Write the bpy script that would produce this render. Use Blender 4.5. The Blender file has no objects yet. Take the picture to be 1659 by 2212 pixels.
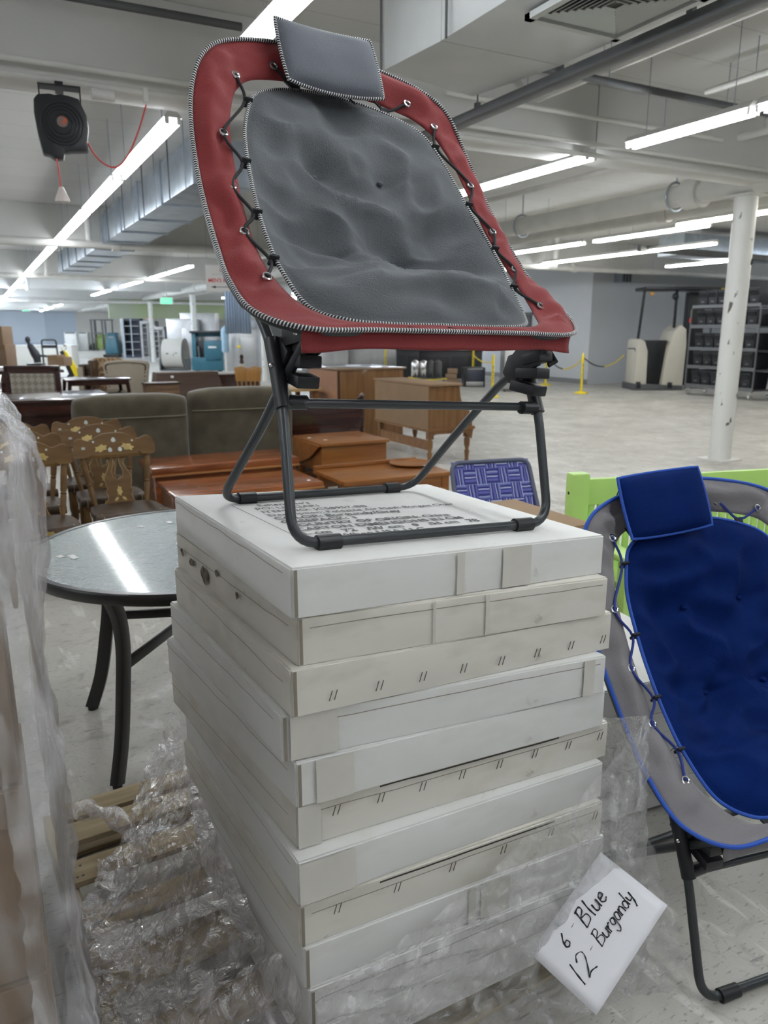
import bpy, bmesh, math, random
from mathutils import Vector, Matrix, Euler, noise
random.seed(7)
R=math.radians
SC=bpy.context.scene
COL=SC.collection
V=Vector
# ---------------------------------------------------------------- camera
CZ=1.57; FPX=1630.; PIT=math.atan(391/1630); TH=R(27.94)
cam_d=bpy.data.cameras.new('camera'); cam=bpy.data.objects.new('camera',cam_d); COL.objects.link(cam); SC.camera=cam
cam.location=(0,0,CZ); cam.rotation_euler=(math.pi/2-PIT,0,-TH)
cam_d.sensor_fit='VERTICAL'; cam_d.sensor_height=24.; cam_d.lens=24.*FPX/2212; cam_d.clip_start=.02; cam_d.clip_end=300
cam_d.dof.use_dof=True; cam_d.dof.focus_distance=1.75; cam_d.dof.aperture_fstop=3.6
# ---------------------------------------------------------------- world, exposure
W=bpy.data.worlds.new('world'); SC.world=W; W.use_nodes=True
W.node_tree.nodes['Background'].inputs[0].default_value=(.75,.8,.9,1); W.node_tree.nodes['Background'].inputs[1].default_value=.25
SC.view_settings.view_transform='Standard'; SC.view_settings.look='None'; SC.view_settings.gamma=1; SC.view_settings.use_curve_mapping=False
SC.view_settings.exposure=1.1
TUBE_POWER=17.0      # emission of the fluorescent tubes
ct,st=math.cos(TH),math.sin(TH); cp,sp=math.cos(PIT),math.sin(PIT)
FW=V((st*cp,ct*cp,-sp)); UP=V((st*sp,ct*sp,cp)); RT=V((ct,-st,0)); C0=V((0,0,CZ))
def ray(px,py): return FW+RT*((px-829.5)/FPX)-UP*((py-1106)/FPX)
def onz(px,py,z): d=ray(px,py); return C0+d*((z-CZ)/d.z)
def aty(px,py,y): d=ray(px,py); return C0+d*(y/d.y)
def atd(px,py,dep): return C0+ray(px,py)*dep
def onplane(px,py,P,n): d=ray(px,py); return C0+d*((P-C0).dot(n)/d.dot(n))
def depth_of(P): return (V(P)-C0).dot(FW)
# ---------------------------------------------------------------- materials
def _n(nt,t,**k):
    n=nt.nodes.new(t)
    for a,b in k.items(): setattr(n,a,b)
    return n
MATS={}
def mat(name,col,rough=.5,metal=0.,var=0.,scale=6.,bump=0.,bscale=80.,col2=None,stretch=(1,1,1),emit=0.,spec=.5,detail=4.,contrast=(.3,.7),sheen=0.,coat=0.,coords='Object'):
    if name in MATS: return MATS[name]
    m=bpy.data.materials.new(name); m.use_nodes=True; nt=m.node_tree; L=nt.links.new
    b=nt.nodes['Principled BSDF']; b.inputs['Base Color'].default_value=(*col,1); b.inputs['Roughness'].default_value=rough; b.inputs['Metallic'].default_value=metal
    b.inputs['Specular IOR Level'].default_value=spec
    if sheen: b.inputs['Sheen Weight'].default_value=sheen; b.inputs['Sheen Roughness'].default_value=.4
    if coat: b.inputs['Coat Weight'].default_value=coat; b.inputs['Coat Roughness'].default_value=.08
    if emit: b.inputs['Emission Color'].default_value=(*col,1); b.inputs['Emission Strength'].default_value=emit
    tc=_n(nt,'ShaderNodeTexCoord'); mp=_n(nt,'ShaderNodeMapping'); mp.inputs['Scale'].default_value=stretch; L(tc.outputs[coords],mp.inputs[0])
    if var or col2:
        no=_n(nt,'ShaderNodeTexNoise'); no.inputs['Scale'].default_value=scale; no.inputs['Detail'].default_value=detail; L(mp.outputs[0],no.inputs['Vector'])
        mr=_n(nt,'ShaderNodeMapRange'); mr.inputs[1].default_value=contrast[0]; mr.inputs[2].default_value=contrast[1]; L(no.outputs[0],mr.inputs[0])
        mx=_n(nt,'ShaderNodeMix',data_type='RGBA'); c2=col2 or tuple(max(0,c*(1-var)) for c in col)
        mx.inputs[6].default_value=(*col,1); mx.inputs[7].default_value=(*c2,1); L(mr.outputs[0],mx.inputs[0]); L(mx.outputs[2],b.inputs['Base Color'])
    if bump:
        n2=_n(nt,'ShaderNodeTexNoise'); n2.inputs['Scale'].default_value=bscale; n2.inputs['Detail'].default_value=3; L(mp.outputs[0],n2.inputs['Vector'])
        bp=_n(nt,'ShaderNodeBump'); bp.inputs['Strength'].default_value=bump; bp.inputs['Distance'].default_value=.01; L(n2.outputs[0],bp.inputs['Height']); L(bp.outputs[0],b.inputs['Normal'])
    MATS[name]=m; return m
def mat_wood(name,c1,c2,rough=.35,scale=3.,axis=0,coat=0.):
    if name in MATS: return MATS[name]
    s=[14,14,14]; s[axis]=1.2
    m=mat(name,c1,rough,0,0,scale,.06,30,col2=c2,stretch=tuple(s),detail=6,contrast=(.35,.65),coat=coat,spec=.35)
    return m
def mat_weave(name,col,scale=260,rough=.85,depth=.5,sheen=.3,var=.12):
    m=mat(name,col,rough,0,var,9,0,80,sheen=sheen,spec=.25); nt=m.node_tree; L=nt.links.new; b=nt.nodes['Principled BSDF']
    tc=_n(nt,'ShaderNodeTexCoord'); w=_n(nt,'ShaderNodeTexVoronoi'); w.inputs['Scale'].default_value=scale; L(tc.outputs['Object'],w.inputs['Vector'])
    bp=_n(nt,'ShaderNodeBump'); bp.inputs['Strength'].default_value=depth; bp.inputs['Distance'].default_value=.002; L(w.outputs['Distance'],bp.inputs['Height']); L(bp.outputs[0],b.inputs['Normal'])
    return m
def mat_cord(name,ca,cb,k=230.):
    m=bpy.data.materials.new(name); m.use_nodes=True; nt=m.node_tree; L=nt.links.new; b=nt.nodes['Principled BSDF']; b.inputs['Roughness'].default_value=.6
    uv=_n(nt,'ShaderNodeTexCoord'); sx=_n(nt,'ShaderNodeSeparateXYZ'); L(uv.outputs['UV'],sx.inputs[0])
    a=_n(nt,'ShaderNodeMath',operation='MULTIPLY_ADD'); a.inputs[1].default_value=k; L(sx.outputs[0],a.inputs[0]); L(sx.outputs[1],a.inputs[2])
    f=_n(nt,'ShaderNodeMath',operation='FRACT'); L(a.outputs[0],f.inputs[0]); g=_n(nt,'ShaderNodeMath',operation='GREATER_THAN'); g.inputs[1].default_value=.62; L(f.outputs[0],g.inputs[0])
    mx=_n(nt,'ShaderNodeMix',data_type='RGBA'); mx.inputs[6].default_value=(*ca,1); mx.inputs[7].default_value=(*cb,1); L(g.outputs[0],mx.inputs[0]); L(mx.outputs[2],b.inputs['Base Color'])
    MATS[name]=m; return m
def mat_film(name,opac=.16,tint=(.92,.92,.93),scale=22.,strength=.9,stretch=(1,1,1),white=.25,cap=.34):
    if name in MATS: return MATS[name]
    m=bpy.data.materials.new(name); m.use_nodes=True; nt=m.node_tree; nt.nodes.clear(); L=nt.links.new
    out=_n(nt,'ShaderNodeOutputMaterial'); tr=_n(nt,'ShaderNodeBsdfTransparent'); tr.inputs[0].default_value=(.97,.97,.975,1)
    gl=_n(nt,'ShaderNodeBsdfGlossy'); gl.inputs['Roughness'].default_value=.12; gl.inputs[0].default_value=(1,1,1,1)
    df=_n(nt,'ShaderNodeBsdfDiffuse'); df.inputs[0].default_value=(*tint,1)
    tc=_n(nt,'ShaderNodeTexCoord'); mp=_n(nt,'ShaderNodeMapping'); mp.inputs['Scale'].default_value=stretch; L(tc.outputs['Object'],mp.inputs[0])
    no=_n(nt,'ShaderNodeTexNoise'); no.inputs['Scale'].default_value=scale; no.inputs['Detail'].default_value=5; no.inputs['Distortion'].default_value=1.2; L(mp.outputs[0],no.inputs['Vector'])
    bp=_n(nt,'ShaderNodeBump'); bp.inputs['Strength'].default_value=strength; bp.inputs['Distance'].default_value=.03; L(no.outputs[0],bp.inputs['Height'])
    L(bp.outputs[0],gl.inputs['Normal'])
    n2=_n(nt,'ShaderNodeTexNoise'); n2.inputs['Scale'].default_value=scale*.6; n2.inputs['Detail'].default_value=6; n2.inputs['Distortion'].default_value=2.; L(mp.outputs[0],n2.inputs['Vector'])
    r2=_n(nt,'ShaderNodeMapRange'); r2.inputs[1].default_value=.42; r2.inputs[2].default_value=.75; r2.inputs[3].default_value=white*.25; r2.inputs[4].default_value=white*2.2; L(n2.outputs[0],r2.inputs[0])  # white noise streaks paint highlights and haze into the film
    m1=_n(nt,'ShaderNodeMixShader'); L(r2.outputs[0],m1.inputs[0]); L(tr.outputs[0],m1.inputs[1]); L(df.outputs[0],m1.inputs[2])
    lw=_n(nt,'ShaderNodeFresnel'); lw.inputs['IOR'].default_value=1.45; L(bp.outputs[0],lw.inputs['Normal'])
    ad=_n(nt,'ShaderNodeMath',operation='MULTIPLY_ADD'); ad.inputs[1].default_value=.5; ad.inputs[2].default_value=opac; L(lw.outputs[0],ad.inputs[0])
    mn=_n(nt,'ShaderNodeMath',operation='MINIMUM'); mn.inputs[1].default_value=cap; L(ad.outputs[0],mn.inputs[0]); ad=mn
    m2=_n(nt,'ShaderNodeMixShader'); L(ad.outputs[0],m2.inputs[0]); L(m1.outputs[0],m2.inputs[1]); L(gl.outputs[0],m2.inputs[2]); L(m2.outputs[0],out.inputs[0])
    MATS[name]=m; return m
def mat_emit(name,col,s):
    if name in MATS: return MATS[name]
    m=bpy.data.materials.new(name); m.use_nodes=True; nt=m.node_tree; nt.nodes.clear()
    e=_n(nt,'ShaderNodeEmission'); e.inputs[0].default_value=(*col,1); e.inputs[1].default_value=s; o=_n(nt,'ShaderNodeOutputMaterial'); nt.links.new(e.outputs[0],o.inputs[0]); MATS[name]=m; return m
# ---------------------------------------------------------------- mesh builder
class MB:
    def __init__(s): s.v=[]; s.f=[]; s.uv=[]
    def add(s,vs,fs,uvs=None):
        o=len(s.v); s.v+= [V(v) for v in vs]
        for i,f in enumerate(fs):
            s.f.append([o+j for j in f]); s.uv.append(uvs[i] if uvs else None)
        return s
    def hexa(s,p): # 8 corners: bottom 4 ccw, top 4 ccw
        return s.add(p,[(3,2,1,0),(4,5,6,7),(0,1,5,4),(1,2,6,5),(2,3,7,6),(3,0,4,7)])
    def box(s,c,d,rot=None,taper=(1,1)):
        c=V(c); x,y,z=d[0]/2,d[1]/2,d[2]/2; tx,ty=taper
        p=[V((-x,-y,-z)),V((x,-y,-z)),V((x,y,-z)),V((-x,y,-z)),V((-x*tx,-y*ty,z)),V((x*tx,-y*ty,z)),V((x*tx,y*ty,z)),V((-x*tx,y*ty,z))]
        if rot: m=Euler([R(a) for a in rot]).to_matrix(); p=[m@q for q in p]
        return s.hexa([c+q for q in p])
    def bar(s,a,b,w,h,up=(0,0,1)):
        a,b=V(a),V(b); d=(b-a).normalized(); u=V(up)
        if abs(d.dot(u))>.99: u=V((0,1,0))
        r=d.cross(u).normalized()*w/2; u=r.cross(d).normalized()*h/2
        return s.hexa([a-r-u,a+r-u,b+r-u,b-r-u,a-r+u,a+r+u,b+r+u,b-r+u])
    def tube(s,path,r,n=10,closed=False,caps=True,flat=1.):
        path=[V(p) for p in path]; N=len(path); rs=r if isinstance(r,(list,tuple)) else [r]*N
        T=[]
        for i in range(N):
            a=path[(i-1)%N] if (closed or i>0) else path[i]; b=path[(i+1)%N] if (closed or i<N-1) else path[i]
            t=(b-a); T.append(t.normalized() if t.length>1e-9 else V((0,0,1)))
        u=T[0].orthogonal().normalized(); vs=[]; L=0; Ls=[]
        for i in range(N):
            u=(u-T[i]*u.dot(T[i])); u=u.normalized() if u.length>1e-6 else T[i].orthogonal().normalized()
            w=T[i].cross(u)
            for k in range(n):
                a=2*math.pi*k/n; vs.append(path[i]+u*math.cos(a)*rs[i]+w*math.sin(a)*rs[i]*flat)
            Ls.append(L)
            if i<N-1: L+=(path[i+1]-path[i]).length
        fs=[];uv=[]
        M_=N if closed else N-1
        for i in range(M_):
            j=(i+1)%N; l0=Ls[i]; l1=Ls[j] if j else L+(path[0]-path[-1]).length
            off=0
            if closed and j==0:
                best=min(range(n),key=lambda o:(vs[i*n]-vs[o]).length); off=best
            for k in range(n):
                k2=(k+1)%n
                fs.append((i*n+k,i*n+k2,j*n+(k2+off)%n,j*n+(k+off)%n)); uv.append([(l0,k/n),(l0,(k+1)/n),(l1,(k+1)/n),(l1,k/n)])
        if caps and not closed:
            fs.append(tuple(range(n-1,-1,-1))); uv.append(None); fs.append(tuple((N-1)*n+k for k in range(n))); uv.append(None)
        return s.add(vs,fs,uv)
    def cyl(s,a,b,r,n=16,r2=None): return s.tube([a,b],[r,r if r2 is None else r2],n)
    def lathe(s,prof,c=(0,0,0),n=20,axis='z',caps=True):
        c=V(c);vs=[];fs=[]
        for r_,z in prof:
            for k in range(n):
                a=2*math.pi*k/n; p=(r_*math.cos(a),r_*math.sin(a),z)
                if axis=='x': p=(p[2],p[0],p[1])
                if axis=='y': p=(p[0],p[2],p[1])
                vs.append(c+V(p))
        m=len(prof)
        for i in range(m-1):
            for k in range(n): fs.append((i*n+k,i*n+(k+1)%n,(i+1)*n+(k+1)%n,(i+1)*n+k))
        if caps: fs.append(tuple(range(n-1,-1,-1))); fs.append(tuple((m-1)*n+k for k in range(n)))
        return s.add(vs,fs)
    def grid(s,fn,nu,nv,cu=False):
        vs=[fn(i/nu,j/nv) for j in range(nv+1) for i in range(nu+(0 if cu else 1))]; w=nu+(0 if cu else 1); fs=[];uv=[]
        for j in range(nv):
            for i in range(nu):
                i2=(i+1)%w if cu else i+1
                fs.append((j*w+i,j*w+i2,(j+1)*w+i2,(j+1)*w+i)); uv.append([(i/nu,j/nv),((i+1)/nu,j/nv),((i+1)/nu,(j+1)/nv),(i/nu,(j+1)/nv)])
        return s.add(vs,fs,uv)
    def prism(s,pts,d,plane='xz',c=(0,0,0)): # outline in plane, extruded by d centred
        c=V(c);n=len(pts)
        def P(a,b,e):
            return c+(V((a,e,b)) if plane=='xz' else V((a,b,e)) if plane=='xy' else V((e,a,b)))
        vs=[P(a,b,-d/2) for a,b in pts]+[P(a,b,d/2) for a,b in pts]
        fs=[tuple(range(n)),tuple(range(2*n-1,n-1,-1))]+[(i,(i+1)%n,n+(i+1)%n,n+i) for i in range(n)]
        return s.add(vs,fs)
    def sphere(s,c,r,n=12,sc=(1,1,1)):
        pr=[(max(.001,math.sin(math.pi*i/8))*r,-math.cos(math.pi*i/8)*r*sc[2]) for i in range(9)]
        o=len(s.v); s.lathe(pr,(0,0,0),n)
        for i in range(o,len(s.v)): q=s.v[i]; s.v[i]=V((q.x*sc[0],q.y*sc[1],q.z))+V(c)
        return s
def link(o,parent):
    COL.objects.link(o)
    if parent is not None: o.parent=parent
    return o
def build(name,mb,m,parent=None,smooth=False,bevel=0.,solid=0.,angle=40,world=False,label=None,kind=None,fixn=True,subsurf=0):
    me=bpy.data.meshes.new(name); me.from_pydata([tuple(v) for v in mb.v],[],mb.f)
    if any(u for u in mb.uv):
        ul=me.uv_layers.new(name='UVMap'); k=0
        for f,u in zip(mb.f,mb.uv):
            for q in range(len(f)):
                if u: ul.data[k].uv=u[q]
                k+=1
    me.materials.append(m)
    if fixn or bevel:
        bm=bmesh.new(); bm.from_mesh(me)
        if fixn: bmesh.ops.recalc_face_normals(bm,faces=bm.faces)
        if bevel: bmesh.ops.bevel(bm,geom=[e for e in bm.edges if e.is_manifold and e.calc_face_angle(0)>.5],offset=bevel,segments=2,affect='EDGES',profile=.6,clamp_overlap=True)
        bm.to_mesh(me); bm.free()
    if smooth or bevel:
        me.polygons.foreach_set('use_smooth',[True]*len(me.polygons))
        try: me.set_sharp_from_angle(angle=R(angle))
        except Exception: pass
    o=bpy.data.objects.new(name,me)
    if world and parent is not None: me.transform(ROOTM[parent.name].inverted())
    link(o,parent)
    if solid: q=o.modifiers.new('thick','SOLIDIFY'); q.thickness=solid; q.offset=0
    if subsurf: q=o.modifiers.new('sub','SUBSURF'); q.levels=subsurf; q.render_levels=subsurf
    if label: o['label']=label
    if kind: o['kind']=kind
    return o
ROOTM={}
def thing(name,label,cat,loc=(0,0,0),rot=(0,0,0),group=None,scale=1.):
    o=bpy.data.objects.new(name,None); COL.objects.link(o); o.empty_display_size=.1
    o.location=loc; o.rotation_euler=rot; o.scale=(scale,)*3; o['label']=label; o['category']=cat
    if group: o['group']=group
    ROOTM[o.name]=Matrix.Translation(V(loc))@Euler(rot).to_matrix().to_4x4()@Matrix.Scale(scale,4)
    return o
def tag(o,label,cat,group=None,kind=None):
    o['label']=label; o['category']=cat
    if group: o['group']=group
    if kind: o['kind']=kind
    return o
def struct(name,mb,m,**k): return build(name,mb,m,kind='structure',**k)
def kids(o): return [c for c in bpy.data.objects if c.parent==o]
def dup(root,loc=None,rot=None,label=None,group=None,mats=None):
    def rec(o,par):
        c=o.copy(); link(c,par)
        for k in kids(o): rec(k,c)
        return c
    r=rec(root,None)
    if loc is not None: r.location=loc
    if rot is not None: r.rotation_euler=rot
    if label: r['label']=label
    if group: r['group']=group
    ROOTM[r.name]=Matrix.Translation(r.location)@r.rotation_euler.to_matrix().to_4x4()
    return r
def crom(P,n=8,closed=False):
    P=[V(p) for p in P]; N=len(P); out=[]
    for i in range(N if closed else N-1):
        p0=P[(i-1)%N] if closed or i>0 else P[0]*2-P[1]; p1=P[i]; p2=P[(i+1)%N]; p3=P[(i+2)%N] if closed or i<N-2 else P[-1]*2-P[-2]
        for k in range(n):
            t=k/n; out.append(.5*((2*p1)+(p2-p0)*t+(2*p0-5*p1+4*p2-p3)*t*t+(3*p1-3*p2+p3-p0)*t**3))
    if not closed: out.append(P[-1])
    return out
def fillet(P,r,n=6,closed=False):
    P=[V(p) for p in P]; N=len(P); out=[]
    for i in range(N):
        if not closed and i in(0,N-1): out.append(P[i]); continue
        a,b,c=P[(i-1)%N],P[i],P[(i+1)%N]; d1=(a-b);d2=(c-b); q=min(r,d1.length*.45,d2.length*.45)
        s_=b+d1.normalized()*q; e=b+d2.normalized()*q
        for k in range(n+1):
            t=k/n; out.append(s_*(1-t)**2+b*2*t*(1-t)+e*t*t)
    return out
def text_mesh(name,txt,size,m,parent,mtx,ext=.0004,bold=False,space=1.,shear=0.,align='LEFT',kind=None):
    cu=bpy.data.curves.new(name,'FONT'); cu.body=txt; cu.size=size; cu.extrude=ext; cu.space_character=space; cu.shear=shear; cu.align_x=align; cu.resolution_u=3
    if bold: cu.offset=size*.018
    o=bpy.data.objects.new(name,cu); COL.objects.link(o); dg=bpy.context.evaluated_depsgraph_get(); me=bpy.data.meshes.new_from_object(o.evaluated_get(dg)); bpy.data.objects.remove(o); bpy.data.curves.remove(cu)
    me.materials.clear(); me.materials.append(m); me.transform(mtx); o=bpy.data.objects.new(name,me); link(o,parent); return o
def nz(p,s=1.,o=0.): return noise.noise(V(p)*s+V((o,o*1.7,o*.3)))
# ---------------------------------------------------------------- palette
WHITEP=mat('white_paint',(.74,.74,.72),.55,var=.08,scale=2)
CEILP=mat('ceiling_paint',(.70,.70,.68),.8,var=.10,scale=1.2)
BEAMP=mat('beam_paint',(.66,.66,.64),.7,var=.12,scale=.8)
PIPEP=mat('pipe_paint',(.72,.72,.69),.45,var=.12,scale=4)
DARKST=mat('dark_steel',(.11,.115,.12),.55,.2,var=.2)
GALV=mat('galvanized_steel',(.44,.50,.57),.33,.75,var=.25,scale=5)
FRAME=mat('charcoal_tube',(.045,.05,.055),.32,.3,spec=.6)
BLACKP=mat('black_plastic',(.012,.013,.016),.42)
BLACKC=mat('black_cord',(.012,.012,.015),.8)
STEEL=mat('stainless_steel',(.5,.5,.5),.35,.85,var=.15,scale=3)
KRAFT=mat('kraft_cardboard',(.30,.195,.11),.8,var=.12,scale=5,bump=.05)
TUBE=mat_emit('fluorescent_tube',(.93,.97,1.),TUBE_POWER)
TUBEB=mat_emit('fluorescent_tube_cool',(.78,.88,1.),TUBE_POWER*2.6)
TUBEW=mat_emit('fluorescent_tube_warm',(1.,.97,.86),TUBE_POWER)
CHROME=mat('chrome',(.75,.75,.76),.15,1.)
YEL=mat('yellow_plastic',(.85,.66,.02),.4)
# ================================================================ the building
XL,XR,YB,YF,ZC=-14.,34.,-9.,72.,3.78
def mat_floor():
    m=mat('worn_concrete',(.50,.485,.45),.42,var=.0); nt=m.node_tree; L=nt.links.new; b=nt.nodes['Principled BSDF']
    ge=_n(nt,'ShaderNodeNewGeometry')
    def noi(s,d=5,st=(1,1,1),dist=0.):
        mp=_n(nt,'ShaderNodeMapping'); mp.inputs['Scale'].default_value=st; L(ge.outputs['Position'],mp.inputs[0])
        n=_n(nt,'ShaderNodeTexNoise'); n.inputs['Scale'].default_value=s; n.inputs['Detail'].default_value=d; n.inputs['Distortion'].default_value=dist; L(mp.outputs[0],n.inputs['Vector']); return n.outputs[0]
    def mr(x,a,b_,c=0,d=1):
        n=_n(nt,'ShaderNodeMapRange'); n.inputs[1].default_value=a;n.inputs[2].default_value=b_;n.inputs[3].default_value=c;n.inputs[4].default_value=d; L(x,n.inputs[0]); return n.outputs[0]
    def mix(f,a,c2):
        n=_n(nt,'ShaderNodeMix',data_type='RGBA'); L(f,n.inputs[0])
        if isinstance(a,tuple): n.inputs[6].default_value=(*a,1)
        else: L(a,n.inputs[6])
        n.inputs[7].default_value=(*c2,1); return n.outputs[2]
    c=mix(mr(noi(1.2,8),.35,.65),(.55,.53,.49),(.40,.385,.35))
    c=mix(mr(noi(9,8,dist=.6),.56,.72,0,.55),c,(.24,.23,.21))
    c=mix(mr(noi(14,6,(1,5,1),.5),.63,.70,0,.7),c,(.17,.165,.155))
    c=mix(mr(noi(3.3,6,(4,1,1),.8),.60,.66,0,.55),c,(.72,.70,.66))
    # thin scratches and cracks
    vo=_n(nt,'ShaderNodeTexVoronoi',feature='DISTANCE_TO_EDGE'); vo.inputs['Scale'].default_value=1.1
    wp=_n(nt,'ShaderNodeTexNoise'); wp.inputs['Scale'].default_value=2.2; wp.inputs['Detail'].default_value=6; L(ge.outputs['Position'],wp.inputs['Vector'])
    va=_n(nt,'ShaderNodeVectorMath',operation='ADD'); L(ge.outputs['Position'],va.inputs[0]); L(wp.outputs['Color'],va.inputs[1]); L(va.outputs[0],vo.inputs['Vector'])
    c=mix(mr(vo.outputs['Distance'],.002,.007,.22,0),c,(.2,.19,.18))
    v3=_n(nt,'ShaderNodeTexVoronoi',feature='DISTANCE_TO_EDGE'); v3.inputs['Scale'].default_value=3.6; L(va.outputs[0],v3.inputs['Vector'])
    c=mix(mr(noi(38,7,(1,2.5,1),.4),.60,.68,0,.6),c,(.2,.19,.175))
    c=mix(mr(noi(22,8,(3,1,1),1.),.62,.70,0,.18),c,(.60,.58,.54))
    L(c,b.inputs['Base Color']); L(mr(noi(4,6),.3,.7,.28,.6),b.inputs['Roughness'])
    bp=_n(nt,'ShaderNodeBump'); bp.inputs['Strength'].default_value=.25; bp.inputs['Distance'].default_value=.01; L(noi(25,6),bp.inputs['Height']); L(bp.outputs[0],b.inputs['Normal'])
    return m
def mat_panelled(name,col,sx,sy,rot=0,line=.55,axis='xy',mortar=.006):
    m=mat(name,col,.7); nt=m.node_tree; L=nt.links.new; b=nt.nodes['Principled BSDF']; ge=_n(nt,'ShaderNodeNewGeometry')
    sxyz=_n(nt,'ShaderNodeSeparateXYZ'); L(ge.outputs['Position'],sxyz.inputs[0]); cx=_n(nt,'ShaderNodeCombineXYZ'); L(sxyz.outputs['XYZ'.index(axis[0].upper())],cx.inputs[0]); L(sxyz.outputs['XYZ'.index(axis[1].upper())],cx.inputs[1])
    br=_n(nt,'ShaderNodeTexBrick'); br.inputs['Scale'].default_value=1; br.inputs['Brick Width'].default_value=sx; br.inputs['Row Height'].default_value=sy; br.inputs['Mortar Size'].default_value=mortar; br.inputs['Mortar Smooth'].default_value=.3; br.offset=0.5
    br.inputs['Color1'].default_value=(*col,1); br.inputs['Color2'].default_value=(*[c*.95 for c in col],1); br.inputs['Mortar'].default_value=(*[c*line for c in col],1)
    L(cx.outputs[0],br.inputs['Vector']); L(br.outputs['Color'],b.inputs['Base Color']); return m
FLOORM=mat_floor()
struct('floor',MB().add([(XL,YB,0),(XR,YB,0),(XR,YF,0),(XL,YF,0)],[(0,1,2,3)]),FLOORM,fixn=False)
CEILM=mat_panelled('ceiling_planks',(.60,.60,.585),6.,.62,line=.72)
struct('ceiling',MB().box(((XL+XR)/2,(YB+YF)/2,ZC+.1),(XR-XL,YF-YB,.2)),CEILM)
WALLB=mat('wall_blue_grey',(.50,.57,.66),.6,var=.06,scale=.5)
WALLC=mat('wall_cream',(.62,.60,.56),.7,var=.08,scale=.7)
WALLG=mat('wall_pale_grey',(.60,.62,.65),.6,var=.06,scale=.5)
struct('wall_far',MB().box((-3,YF+.1,ZC/2),(22,.2,ZC)),WALLB)
struct('wall_back_right',MB().box((21,YF+.1,ZC/2),(26,.2,ZC)),WALLC)
struct('wall_left',MB().box((XL-.1,(YB+YF)/2,ZC/2),(.2,YF-YB,ZC)),WALLG)
struct('wall_right',MB().box((XR+.1,(YB+YF)/2,ZC/2),(.2,YF-YB,ZC)),WALLG)
struct('wall_near',MB().box(((XL+XR)/2,YB-.1,ZC/2),(XR-XL,.2,ZC)),WALLG)
# the block of offices at the right (convex corner at 16.3, 17.6)
struct('wall_office',MB().box(((16.3+XR)/2,(17.6+42)/2,ZC/2),(XR-16.3,42-17.6,ZC)),WALLG)
struct('baseboard_office',MB().box((16.29,29.8,.07),(.03,24.4,.14)),mat('grey_baseboard',(.22,.22,.23),.6))
struct('door_1',MB().box((16.28,20.9,1.05),(.06,1.1,2.1)),mat('dark_door',(.06,.06,.065),.5),bevel=.01)
struct('trim_1',MB().box((16.27,20.9,2.13),(.08,1.3,.08)),DARKST)
struct('trim_2',MB().box((-1,YF-.01,2.0),(4.2,.02,4-.6)).box((3.6,YF-.01,1.9),(3.8,.02,2.6)),mat('roll_door',(.60,.67,.76),.6))
# beams across the building (along x) and the pipes under them
BEAMS=[5.95,15.55,24.6,33.2,41.8,50.4,59.0,67.6]
for i,y in enumerate(BEAMS):
    struct('trim_%d'%(3+i),MB().box(((XL+XR)/2,y+.1,(3.17+ZC)/2),(XR-XL,.34,ZC-3.17)),BEAMP,bevel=.01)
def pipe(name,a,b,r,m=PIPEP,label='',n=10,joints=0,cat='pipe',z_rods=True):
    mb=MB().cyl(a,b,r,n); a,b=V(a),V(b)
    t=thing(name,label,cat,a)
    build('pipe_run',mb,m,t,smooth=True,world=True)
    nr=max(2,int((b-a).length/5)) if z_rods else 0
    for k in range(nr):
        c=a+(b-a)*((k+.5)/nr); build('hanger_rod',MB().cyl(c,(c.x,c.y,ZC),.005,5),GALV,t,world=True)
    if joints:
        q=MB(); d=(b-a)
        for k in range(joints):
            c=a+d*((k+.5)/joints); dd=d.normalized()*r*.9; q=MB(); q.cyl(c-dd,c+dd,r*1.35,n); build('coupling',q,m,t,smooth=True,world=True)
    return t
for (y,z,r,lb) in [(5.74,3.14,.022,'thin white conduit under the nearest ceiling beam, lower of two'),(5.74,3.235,.02,'thin white conduit under the nearest ceiling beam, upper of two'),
        (15.28,3.1,.075,'white pipe crossing under the second ceiling beam'),(24.35,3.08,.07,'white pipe crossing under the third ceiling beam'),(41.5,3.0,.08,'white pipe crossing under the fifth ceiling beam')]:
    pipe('ceiling_pipe',(XL,y,z),(30,y,z),r,PIPEP,lb,joints=4 if r>.05 else 0)
pipe('sprinkler_pipe',(-6,5.6,3.53),(1.86,5.6,3.60),.026,DARKST,'dark sprinkler pipe beneath the ceiling at upper left')
pipe('sprinkler_pipe',(3.9,4.9,3.45),(6.6,4.9,3.45),.028,DARKST,'dark sprinkler pipe crossing beneath the ceiling at upper right')
pipe('sprinkler_pipe',(3.6,5.72,3.45),(6.9,5.72,3.45),.02,PIPEP,'pale thin pipe crossing just before the first beam at right')
pipe('sprinkler_pipe',(4.6,2.6,3.55),(4.6,5.8,3.55),.03,PIPEP,'pale pipe running away beneath the ceiling right of the dark channel')
pipe('sprinkler_pipe',(5.6,3.0,3.5),(5.6,4.85,3.5),.026,PIPEP,'pale branch pipe running away above the right-hand light row')
pipe('sprinkler_pipe',(6.3,8.4,3.4),(6.3,12.6,3.4),.03,PIPEP,'pale branch pipe running away behind the first beam')
pipe('sprinkler_pipe',(5.2,12.6,3.42),(7.6,12.6,3.42),.02,DARKST,'dark thin pipe behind the first beam over the light row')
pipe('main_pipe',(8.05,-2,3.22),(8.05,70,3.22),.135,PIPEP,'thick white pipe running away above the chipped white column',n=16,joints=12)
pipe('main_pipe',(9.0,-2,3.2),(9.0,60,3.2),.085,PIPEP,'thinner white pipe running away right of the thick white pipe',n=14,joints=9)
pipe('main_pipe',(7.35,3,3.55),(7.35,60,3.55),.04,PIPEP,'narrow white pipe running away left of the thick white pipe',joints=9)
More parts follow.
